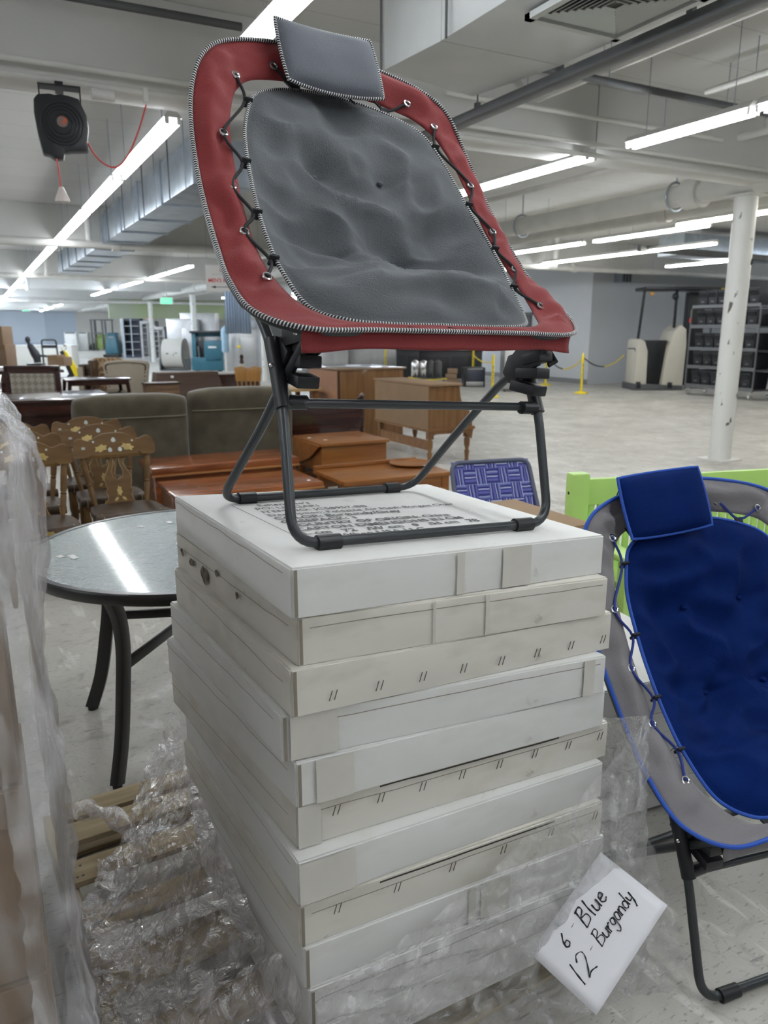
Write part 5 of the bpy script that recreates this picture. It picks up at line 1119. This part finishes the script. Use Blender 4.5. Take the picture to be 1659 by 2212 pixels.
# ---- drum fan
t,s=bthing('drum_fan','white cylindrical drum fan standing on the hall floor','fan',380,800); rr=31*s
build('drum',MB().lathe([(rr*.95,-.42),(rr,-.40),(rr,.40),(rr*.95,.42),(rr*.9,.42),(rr*.88,0),(rr*.9,-.42)],(0,0,rr+.08),36,'x'),WHITEC,t,smooth=True,angle=50)
for x in(-.43,.43): build('rim_band',MB().tube([V((x,math.cos(a)*rr,rr+.08+math.sin(a)*rr)) for a in [R(k) for k in range(0,360,15)]],.02,8,closed=True),DARKST,t,smooth=True)
build('stand',MB().box((-.5,0,.25),(.05,.9,.45)).box((.5,0,.25),(.05,.9,.45)).box((0,0,.03),(1.1,.7,.05)),DARKST,t)
build('stencil_marks',MB().box((-.15,-rr-.004,rr+.1),(.1,.004,.05)).box((.1,-rr-.004,rr+.05),(.04,.004,.05)).box((.2,-rr-.004,rr+.12),(.1,.004,.03)),mat('stencil_dark',(.1,.1,.1),.7),t)
# ---- display fridges, shelves, far right of the cream wall
FRG=mat('fridge_blue_white',(.55,.62,.72),.35); FDK=mat('fridge_dark_glass',(.05,.06,.09),.2)
def fridge(label,px_,py_,w,h,nshelf=4,frame=FRG,name='display_fridge'):
    t,s=bthing(name,label,'refrigerator' if name=='display_fridge' else 'shelving',px_,py_); W_=w*s;H=h*s
    build('cabinet',MB().box((0,.35,H/2),(W_,.05,H)).box((-W_/2+.06,0,H/2),(.12,.7,H)).box((W_/2-.04,0,H/2),(.08,.7,H)).box((0,0,H-.08),(W_,.7,.16)).box((0,0,.08),(W_,.7,.16)),FDK if name=='display_fridge' else frame,t)
    build('door_frame',MB().box((-W_/2+.05,-.37,H/2),(.10,.04,H)).box((W_*.0,-.37,H/2),(.05,.04,H*.95)),frame,t)
    for k in range(nshelf): build('shelf',MB().box((0,0,H*(k+1)/(nshelf+1)),(W_*.9,.6,.03)),STEEL,t)
    return t
f1=fridge('tall glass-door display fridge left of the columns',292,772,38,82)
f2=fridge('open rack of grey shelves right of the display fridge',328,776,32,80,5,STEEL,'storage_rack')
f3=fridge('narrow dark rack just left of the drum fan',350,778,26,70,6,STEEL,'storage_rack')
for px_,l in((302,'brown carton inside the display fridge'),(325,'brown carton on the lowest rack shelf')):
    P,s=put(px_,768); t=thing('kraft_carton',l,'box',(P.x-.1,P.y-.0,.18)); build('carton_body',MB().box((0,0,.3),(.8,.5,.6)),KB,t,bevel=.01); build('lid_flap',MB().box((0,-.255,.52),(.78,.01,.12)),KRAFT,t)
for px_,py_,l in((182,757,'white chest appliance beside the forklift, left'),(158,758,'white cabinet against the cream wall')):
    t,s=bthing('white_appliance',l,'appliance',px_,py_); build('cabinet',MB().box((0,0,.75),(.95,.6,1.45)),WHITEP,t,bevel=.02); build('control_strip',MB().box((0,-.305,1.42),(.8,.02,.1)),DARKST,t)
# stainless kitchen equipment behind the chair
def steel_unit(label,x0,x1,yt,yb,m=STEEL,name='steel_cabinet',cat='cabinet',dp=.8,dark=None,extra=0):
    P,s=put((x0+x1)/2,yb); t=thing(name,label,cat,(P.x,P.y,0),(0,0,FY)); W_=(x1-x0)*s; H=(yb-yt)*s
    build('cabinet_body',MB().box((0,dp/2,H/2+.04),(W_,dp,H-.08)),m,t,bevel=.01); build('top_panel',MB().box((0,dp/2-.02,H-.02),(W_+.04,dp+.04,.04)),m,t,bevel=.005)
    build('door_panel',MB().box((-W_*.24,-.012,H*.45),(W_*.44,.02,H*.7)).box((W_*.24,-.012,H*.45),(W_*.44,.02,H*.7)),dark or m,t,bevel=.005)
    for x in(-.45,.45): build('foot',MB().cyl((x*W_,.08,0),(x*W_,.08,.05),.03,8),DARKST,t)
    UNITS.append((t,H)); return t
UNITS=[]
P_=[('long stainless hood-like cabinet behind the drum fan',365,428,692,792,None),('stainless cabinet left of the wooden back chair',485,560,712,812,None),('tall stainless unit behind the teal scrubber',395,470,680,790,None),
    ('stainless range with knobs under the chair',652,690,755,812,None),('light grey steel counter left of the black monitor',690,752,752,815,None),('wide stainless prep counter behind the yellow post',752,855,742,812,None),
    ('black steel shelf unit behind the coffee urns',856,905,755,826,'d'),('dark counter run behind the stanchions',905,1040,758,824,'d'),('grey steel cabinet far under the right armrest',1088,1130,752,846,None)]
for l,x0,x1,yt,yb,dk in P_: steel_unit(l,x0,x1,yt,yb,STEEL if dk is None else mat('black_steel',(.05,.05,.055),.4,.4),dark=None if dk is None else BLACKP)
ut,uH=UNITS[4]; t=thing('covered_screen','charcoal covered screen on the grey counter','screen',ut.location+V((.14,.26,uH+.002)),(0,0,FY)); build('screen',MB().hexa([V(p) for p in [(-.36,-.05,.04),(.36,-.05,.04),(.36,.05,.04),(-.36,.05,.04),(-.42,.0,.5),(.42,.0,.5),(.42,.12,.5),(-.42,.12,.5)]]),mat('charcoal_cover',(.05,.055,.065),.6),t,bevel=.02); build('stand',MB().box((0,.05,.02),(.3,.2,.04)),DARKST,t)
# small clutter on the counters
for i,(un,px_,w,h,c,l) in enumerate(((6,880,22,22,(.30,.17,.09),'small brown carton on the black shelf unit'),(7,925,26,30,(.5,.52,.55),'steel mixer bowl on the dark counter'),(7,966,24,26,(.03,.03,.035),'black microwave on the dark counter'),(7,1003,14,22,(.65,.63,.6),'white jug on the dark counter, near the oven'),(1,545,18,20,(.4,.42,.45),'grey machine on the stainless cabinet'),(1,510,26,12,(.5,.55,.62),'pale boxy lid on the stainless cabinet'),(5,835,16,14,(.6,.45,.42),'pink card box on the prep counter'),(5,790,24,12,(.05,.05,.05),'black utensil tray on the prep counter'))):
    ut,uH=UNITS[un]; uy=ut.location; d=V((uy.x,uy.y,0))-C0; dep=depth_of((uy.x,uy.y,uH)); q=atd(px_,(P_[un][3]),dep); s=dep/FPX; lx=((q-V((uy.x,uy.y,q.z))).dot(RT)); P=V((uy.x,uy.y,uH+.002))+RT*lx+V((st,ct,0))*.3
    t=thing('counter_item' if i else 'kraft_carton',l,'kitchen item' if i else 'box',P,(0,0,FY)); H=h*s; build('body',MB().box((0,0,H*.45),(w*s,.3,H*.9),taper=(.9,.9)),mat('clutter_%d'%i,c,.4,.3 if i in(1,4) else 0),t,bevel=.015); build('lid',MB().box((0,0,H*.95),(w*s*.95,.3,H*.1)),mat('clutter_lid_%d'%i,tuple(x*.8 for x in c),.4),t)
for i,px_ in enumerate((897,915,930,946)):
    P=atd(px_,800,19.2); t=thing('coffee_urn',['steel coffee urn, leftmost of four behind the yellow strap','steel coffee urn, second of four behind the yellow strap','coffee urn with double handles, third of four','coffee urn with double handles, rightmost of four'][i],'urn',(P.x,P.y,.42),(0,0,FY),group='row of coffee urns'); build('body',MB().lathe([(.09,0),(.10,.02),(.10,.36),(.085,.40),(.03,.43)],n=16),CHROME if i<2 else DARKST,t,smooth=True,angle=50); build('spout',MB().cyl((0,-.1,.1),(0,-.17,.06),.018,8),BLACKP,t); build('lid_knob',MB().sphere((0,0,.44),.025,8),BLACKP,t)
P=atd(921,812,19.2); t=thing('urn_table','low steel stand with two pale tubs under the coffee urns','stand',(P.x,P.y,0),(0,0,FY)); build('top',MB().box((0,0,.40),(.95,.4,.03)),DARKST,t); build('tub',MB().box((-.2,0,.22),(.32,.3,.34)),STEEL,t,bevel=.01); build('tub',MB().box((.25,0,.22),(.32,.3,.34)),STEEL,t,bevel=.01); build('strap',MB().tube(crom([(-.46,-.22,.44),(-.1,-.23,.38),(.2,-.23,.38),(.5,-.22,.40)],5),.014,6),YEL,t,smooth=True)
for x in(-.44,.44): build('leg',MB().cyl((x,0,0),(x,0,.4),.02,8),DARKST,t)
t,s=bthing('countertop_oven','black oven with glass door on the hall floor','oven',1024,836); build('body',MB().box((0,.3,.28),(.62,.6,.54)),mat('oven_black',(.025,.025,.028),.35),t,bevel=.01); build('door_glass',MB().box((.02,-.005,.34),(.46,.012,.32)),FDK,t,bevel=.004); build('handle',MB().cyl((-.2,-.04,.51),(.24,-.04,.51),.012,8),STEEL,t); build('control_strip',MB().box((.02,-.01,.09),(.5,.015,.12)),STEEL,t,bevel=.004)
t,s=bthing('open_carton_stack','pile of torn small cartons left of the oven','box',975,840); 
for k in range(4): build('carton',MB().box((.05*math.sin(k*3),0,.07+.14*k),(.36-.03*k,.3,.13),(0,0,12*math.sin(k*2))),KB,t,bevel=.01)
# windsor chair back, statue, garment
t,s=bthing('windsor_chair','two golden oak pressed-back chairs side on, behind the sofa','chair',537,880); t['label']='golden oak pressed-back chair behind the sofa at the left chair leg'
P=atd(537,835,12.2); t.location=(P.x,P.y,0); 
build('crest_rail',MB().prism([(-.20,.78),(-.22,1.0),(-.1,1.02),(0,.99),(.1,1.02),(.22,1.0),(.20,.78)],.03,'xz'),mat_wood('honey_oak',(.40,.20,.05),(.3,.14,.035),.35,1.4,2,.3),t,bevel=.008); build('seat',MB().box((0,.22,.45),(.46,.44,.04)),MATS['honey_oak'],t,bevel=.02)
for k in range(6): build('spindle',MB().cyl((-.17+.068*k,.02,.46),(-.18+.072*k,0,.79),.011,8),MATS['honey_oak'],t)
for x in(-.18,.18): build('leg',MB().cyl((x,.05,0),(x,.05,.45),.02,8),MATS['honey_oak'],t); build('leg',MB().cyl((x,.4,0),(x,.4,.45),.02,8),MATS['honey_oak'],t)
t,s=bthing('dress_form','pale blue garment hung on a slim stand beside the teal scrubber','clothing stand',490,815); build('pole',MB().cyl((0,0,.03),(0,0,1.75),.03,8),WHITEP,t); build('base',MB().box((0,0,.02),(.5,.3,.04)),WHITEP,t); build('garment',MB().lathe([(.10,.85),(.13,.9),(.12,1.2),(.14,1.5),(.10,1.66),(.04,1.72)],n=14),mat('pale_blue_cloth',(.35,.52,.66),.7,var=.2,scale=6),t,smooth=True)
t,s=bthing('statue_figurine','small dark figurine standing on a pale jar by the oak chair','figurine',525,850); P=onz(523,803,.757); t.location=P; t['label']='small dark figurine on a pale jar above the oak chair'; build('jar',MB().lathe([(.05,0),(.08,.05),(.07,.14),(.05,.16)],n=12),WHITEC,t,smooth=True); build('figure',MB().lathe([(.03,.16),(.05,.2),(.03,.26),(.045,.3),(.02,.35)],n=10),WALNUT,t,smooth=True)
P=onz(510,803,.757); t=thing('mahogany_console','low dark red console with pale top behind the brown desk','table',(P.x,P.y,0)); build('top',MB().box((0,0,.74),(.9,.5,.03)),WHITEC,t); build('case',MB().box((0,0,.363),(.85,.45,.725)),MAHO,t)
t=thing('yellow_note','yellow note stuck on the stainless cabinet','note',UNITS[1][0].location+RT*(-.05)+V((-st*.03,-ct*.03,UNITS[1][1]*.62))); build('paper',MB().box((0,0,0),(.12,.005,.09),(0,0,-28)),YEL,t)
# ---- stanchions and chain
def stanchion(px_,py_,label,base=True,h=1.02):
    t,s=bthing('safety_stanchion',label,'stanchion',px_,py_,group='yellow plastic stanchions'); build('post',MB().lathe([(.032,0),(.032,h-.04),(.026,h-.01),(.008,h)],n=14),YEL,t,smooth=True,angle=50)
    build('base',MB().lathe([(.17,0),(.17,.02),(.13,.045),(.05,.06)],n=20),YEL,t,smooth=True,angle=50); build('caution_mark',MB().box((0,-.034,h*.55),(.022,.004,.40)),mat('caution_print',(.08,.07,.02),.6,col2=(.85,.66,.02),scale=25,contrast=(.5,.52),stretch=(1,1,1.5)),t)
    return t.location.copy()
S1=stanchion(1255,850,'yellow caution stanchion before the white wall corner'); S2=stanchion(1178,832,'yellow stanchion beside the chair frame at right'); S3=stanchion(1063,858,'yellow caution stanchion left of the front chair leg'); S4=stanchion(833,822,'yellow stanchion behind the oak cabinet'); S5=stanchion(1021,826,'yellow stanchion behind the countertop oven')
def chain(a,b,label,m=YEL,m2=None,sag=.35,z=.92):
    a=V(a)+V((0,0,z)); b=V(b)+V((0,0,z)); t=thing('plastic_chain',label,'chain',a); n=26
    for i,(u0,u1,mm) in enumerate(((0,.5,m),(.5,1,m2 or m))):
        pts=[a.lerp(b,u0+(u1-u0)*k/n)-V((0,0,sag*4*(u0+(u1-u0)*k/n)*(1-(u0+(u1-u0)*k/n)))) for k in range(n+1)]
        build('chain_run',MB().tube(pts,[.012+.008*(k%2) for k in range(n+1)],6),mm,t,world=True)
chain(S1,V((16.15,16.0,0)),'black and yellow chain from the stanchion to the order picker',BLACKP,YEL,.28,.92)
chain(S2,S1,'black and yellow chain between the two right stanchions',BLACKP,YEL,.35,.9)
chain(S5,S3,'yellow chain between the oven stanchion and its neighbour',YEL,YEL,.10,.85)
# ---- order picker
CREAM=mat('cream_paint',(.58,.55,.48),.4,var=.06,scale=3)
P,s=put(1415,842); t=thing('order_picker','cream stand-up lift truck with black overhead guard by the white wall','lift truck',(P.x,P.y,0),(0,0,FY)); k_=s
def pxz(x,y): return ((x-1415)*k_,(842-y)*k_*1.0)
def prof(pts,d,yc): return MB().prism([pxz(*p) for p in pts],d,'xz',(0,yc,0))
build('front_cover',prof([(1366,835),(1366,740),(1370,734),(1382,740),(1389,760),(1391,830)],.9,.3),CREAM,t,bevel=.03)
build('rear_cover',prof([(1422,838),(1430,760),(1442,718),(1455,706),(1466,715),(1469,745),(1468,838)],.95,.3),CREAM,t,bevel=.03)
build('operator_bay',prof([(1388,836),(1388,738),(1432,738),(1424,836)],.7,.35),BLACKP,t,bevel=.02)
build('platform',prof([(1362,842),(1362,828),(1468,832),(1468,842)],1.0,.3),DARKST,t,bevel=.02)
for a,b in(((1372,736),(1379,636)),((1447,712),(1447,634))): x0,z0=pxz(*a);x1,z1=pxz(*b); build('guard_post',MB().bar((x0,.1,z0),(x1,.1,z1),.06,.06,(0,1,0)),BLACKP,t)
x0,z0=pxz(1375,636);x1,z1=pxz(1545,628); build('overhead_guard',MB().box(((x0+x1)/2,.3,(z0+z1)/2),(x1-x0,.9,.09)),BLACKP,t,bevel=.02)
x0,z0=pxz(1500,838); build('mast',MB().box((x0,.5,1.35),(.45,.3,2.5)),BLACKP,t,bevel=.01)
x0,z0=pxz(1537,634); build('warning_label',MB().box((x0,-.16,z0),(.15,.01,.09)),mat('amber_mark',(.55,.45,.05),.5,col2=(.05,.05,.05),scale=30,contrast=(.5,.52)),t)
x0,z0=pxz(1393,642); build('warning_lamp',MB().box((x0,.05,z0),(.10,.08,.1)),mat('amber_lens',(.5,.25,.03),.3),t,bevel=.02); x0,z0=pxz(1442,648); build('work_light',MB().sphere((x0,.0,z0),.09,10),BLACKP,t,smooth=True)
for px_ in (1373,1440): x0,z0=pxz(px_,834); build('wheel',MB().lathe([(.03,-.06),(.12,-.06),(.12,.06),(.03,.06)],(x0,-.1,.12),14,'x'),BLACKP,t,smooth=True)
x0,z0=pxz(1350,755); build('tow_handle',MB().tube([pz for pz in [V((x0,0,z0)),V((x0+.18,0,z0)),V((x0+.25,0,z0-.15))]],.02,6),DARKST,t)
# ---- carts with black bins
BIN=mat('black_bin',(.018,.020,.026),.5,var=.3,scale=5); CARTM=mat('cart_grey',(.13,.135,.145),.45,.3)
def bin_cart(label,px0,px1,pyb,pyt,seed,top=False):
    P,s=put(px0,pyb); Q,s2=put(px1,pyb+ (14 if px0<1500 else 6)); P=V((P.x,P.y,0)); Q=V((Q.x,Q.y,0)); d=Q-P; L_=d.length; H=(pyb-pyt)*s; t=thing('bin_cart',label,'cart',P,(0,0,math.atan2(d.y,d.x)))
    D_=.7
    for y in(0,D_): build('end_frame' ,MB().tube(fillet([(0,y,.18),(0,y,H),(L_,y,H),(L_,y,.18)],.08,5),.022,8),CARTM,t,smooth=True)
    lev=[.22,.68,1.12]
    for z in lev+([H*.78,H] if top else [H*.78]): build('shelf',MB().box((L_/2,D_/2,z),(L_-.03,D_,.035)).box((L_/2,.0,z+.03),(L_-.03,.02,.07)),CARTM,t)
    for x in(.08,L_-.08):
        for y in(.05,D_-.05): c_=build('caster',MB().lathe([(.02,-.02),(.065,-.02),(.065,.02),(.02,.02)],(x,y,.066),12,'x').box((x,y,.15),(.05,.05,.06)),CHROME,t,smooth=True,angle=40)
    build('red_tag',MB().box((.0,-.03,H*.86),(.03,.02,.10)),mat('red_tag',(.6,.05,.03),.5),t)
    T4=ROOTM[t.name]; rnd=random.Random(seed); n=6
    names=['lowest','second','third','fourth','top']
    for zi,z in enumerate(lev+([H*.78,H] if top else [H*.78])):
        for k in range(n):
            x=.12+(L_-.24)*(k+.5)/n; w=(L_-.2)/n*.88
            key='bin'
            loc=T4@V((x,D_/2,z+.02)); rz=math.atan2(d.y,d.x)
            l='black plastic bin on the %s shelf of the %s'%(names[zi],label.split(',')[0])
            if 'bin' not in protos:
                b=thing('plastic_bin',l,'bin',loc,(0,0,rz),'black plastic bins on the rolling carts'); build('bin_body',MB().box((0,0,.185),(w*.95,.56,.37),taper=(1.12,1.1)),BIN,b,bevel=.012); build('rim',MB().box((0,0,.375),(w*1.10,.64,.022)),BIN,b,bevel=.005); build('hopper_lip',MB().box((0,-.32,.28),(w*.8,.02,.12),(25,0,0)),BIN,b); build('bin_label',MB().box((0,-.298,.12),(w*.35,.004,.04)),mat('bin_label',(.10,.10,.11),.6),b); protos['bin']=b
            else: dup(protos['bin'],loc,(0,0,rz),l)
    return t
bin_cart('grey rolling cart, nearer the lift truck, loaded with black bins',1478,1622,852,672,3,True)
bin_cart('second rolling cart, cut off by the right edge, loaded with black bins',1668,1800,866,670,5)
P=atd(1640,735,21.5); t=thing('green_tray','bright green tray on the second rolling cart','tray',P,(0,0,FY)); build('tray',MB().box((0,0,.02),(.5,.3,.09)),mat('tray_green',(.05,.45,.12),.5),t,bevel=.01); build('rim',MB().box((0,0,.065),(.54,.34,.015)),MATS['tray_green'],t)
# wall fittings
P=aty(1341,597,17.55); t=thing('wall_vent','grey metal wall unit high on the white wall','vent',P); build('housing',MB().box((0,-.1,0),(.42,.3,.36)),GALV,t,bevel=.01)
for x in(-.12,0,.12): build('fin',MB().box((x,-.26,-.02),(.04,.03,.3)),DARKST,t)
P=V((8.1+.12,6.3-.14,2.52)); P=atd(1617,568,depth_of((8.3,6.1,2.3))); t=thing('cable_bundle','black bundle of cable strapped to the chipped white column','cable',P)
for k in range(6): build('loop',MB().tube(crom([(-.035+.01*k,-.0,.09),(-.03+.012*k,-.02,0),(-.035+.006*k,0,-.10+.01*k)],4),.010,6),BLACKC,t,smooth=True)
# ---- signs
P=atd(482,601,13.8); t=thing('restroom_sign','hanging white sign reading MEN\'S ROOM with a left arrow','sign',P,(0,0,R(-24)))
wS,hS=.62,.46
build('board',MB().box((0,0,0),(wS,.012,hS)),mat('sign_white',(.72,.70,.68),.5),t)
SR=mat('sign_red',(.62,.03,.04),.5); SG=mat('sign_grey',(.42,.42,.42),.5)
def smx(x,z,): return Matrix.Translation((x,-.0075,z))@Euler((math.pi/2,0,0)).to_matrix().to_4x4()
text_mesh('sign_text',"MEN'S ROOM",.092,SR,t,smx(0,-.07),.0008,True,.98,align='CENTER'); text_mesh('sign_small_text','AUCTION CENTER',.042,SG,t,smx(0,.055),.0008,False,1.15,align='CENTER')
em=MB(); em.box((0,-.0075,.155),(.012,.003,.07))
for x in(-.045,-.028,.028,.045): em.box((x,-.0075,.15),(.012,.003,.075))
em.box((-.02,-.0075,.182),(.05,.003,.014)); em.box((.022,-.0075,.12),(.05,.003,.014))
build('emblem',em,SR,t); build('arrow',MB().box((.03,-.0075,-.155),(.36,.003,.012)).add([(-.23,-.0085,-.155),(-.14,-.0085,-.13),(-.14,-.0085,-.18)],[(0,1,2)]),BLACKP,t,fixn=False)
for x in(-.28,.28): build('hanger_wire',MB().cyl((x,0,hS/2),(x,0,hS/2+ZC-P.z-.25),.003,5),GALV,t)
for px_,py_,dp,c,l,w in((360,650,31,(.10,.95,.35),'green lit exit sign over the middle hall',.42),(56,668,60,(.08,.75,.4),'faint green exit sign on the far blue wall',.5),(324,686,62,(1.,.12,.1),'red lit exit sign on the cream wall',.45)):
    P=atd(px_,py_,dp); t=thing('exit_sign',l,'sign',P,(0,0,FY)); build('housing',MB().box((0,0,0),(w*1.25,.1,w*.66)),WHITEP,t,bevel=.01); build('lit_face',MB().box((0,-.055,0),(w*1.05,.01,w*.5)),mat_emit('exit_'+l.split()[0]+l.split()[1],c,1.1),t); text_mesh('letters','EXIT',w*.42,WHITEP,t,Matrix.Translation((0,-.062,-w*.14))@Euler((math.pi/2,0,0)).to_matrix().to_4x4(),.002,True,align='CENTER')
    build('stem',MB().cyl((0,0,w*.3),(0,0,ZC-P.z),.02,6),WHITEP,t)
# green-white partition with dark mesh and hanging curtain panels in the middle
P,s=put(395,790); struct('wall_partition',MB().box((P.x+2.3,P.y+6,2.75),(9,.2,1.1)),mat('sage_wall',(.42,.45,.40),.7,col2=(.36,.44,.22),scale=.5))
for i,(px_,w,l) in enumerate(((500,26,'pale blue plastic strip curtain, left panel'),(528,30,'pale blue plastic strip curtain, right panel'))):
    P=atd(px_,700,20.5); t=thing('strip_curtain',l,'curtain',(P.x,P.y,1.5),(0,0,FY)); build('strips',MB().grid(lambda u,v:V(((u-.5)*w*20.5/FPX,.03*math.sin(u*30),v*1.55)),40,2),mat('curtain_blue',(.45,.55,.70),.4,var=.1,scale=3),t,smooth=True,solid=.004); build('rail',MB().box((0,0,1.56),(w*20.5/FPX,.05,.05)),WHITEP,t)
# ---- cord reel
P=aty(135,272,5.62); rx,rz=P.x,P.z; t=thing('cord_reel','black retractable cord reel hanging under the conduit','cord reel',(rx,5.62,rz),(0,0,R(-6)))
ang=[(-.155,.13),(-.13,.16),(-.06,.17),(-.03,.165),(0,.172),(.05,.168),(.11,.155),(.125,.12),(.15,.06),(.155,-.02),(.14,-.10),(.145,-.145),(.10,-.15),(.05,-.155),(.0,-.165),(-.01,-.20),(-.06,-.21),(-.09,-.185),(-.13,-.18),(-.15,-.06),(-.16,.05)]
build('housing',MB().prism(ang,.12,'xz'),BLACKP,t,bevel=.012)
for r_ in(.125,.105,.085,.06): build('face_ring',MB().tube([V((math.cos(a)*r_,-.064,math.sin(a)*r_)) for a in [R(k) for k in range(0,360,15)]],.005,6,closed=True),BLACKP,t,smooth=True)
build('centre_label',MB().lathe([(.001,-.068),(.032,-.068),(.034,-.060)],(0,0,.01),20,'y'),mat('reel_label',(.18,.13,.12),.5,col2=(.5,.1,.04),scale=30,contrast=(.5,.55)),t)
build('mount_bracket',MB().box((0,0,.222),(.25,.10,.012)).box((0,.09,.245),(.05,.09,.055)).box((-.12,0,.18),(.008,.06,.09)).box((.12,0,.18),(.008,.06,.09)),BLACKP,t)
ORC=mat('orange_red_cord',(.55,.06,.05),.45)
def reelc(pts): return [V((aty(*p,5.58)))-V((rx,5.62,rz)) for p in pts]
Ri=Euler((0,0,R(6))).to_matrix()
build('supply_cord',MB().tube(crom([Ri@p for p in reelc([(187,303),(205,335),(232,358),(258,358),(282,325),(300,280),(316,226)])],5),.0055,8),ORC,t,smooth=True)
build('outlet_cord',MB().tube(crom([Ri@p for p in reelc([(122,342),(127,370),(131,405)])],4),.0055,8),ORC,t,smooth=True)
q=Ri@reelc([(134,420)])[0]
build('outlet_head',MB().lathe([(.012,.045),(.018,.03),(.045,-.03),(.045,-.045),(.001,-.045)],q,16),mat('clear_outlet',(.62,.55,.52),.3),t,smooth=True,angle=50)
q=Ri@reelc([(315,214)])[0]; build('cord_clip',MB().box(q+V((0,0,.02)),(.03,.04,.09)),WHITEP,t,bevel=.004)
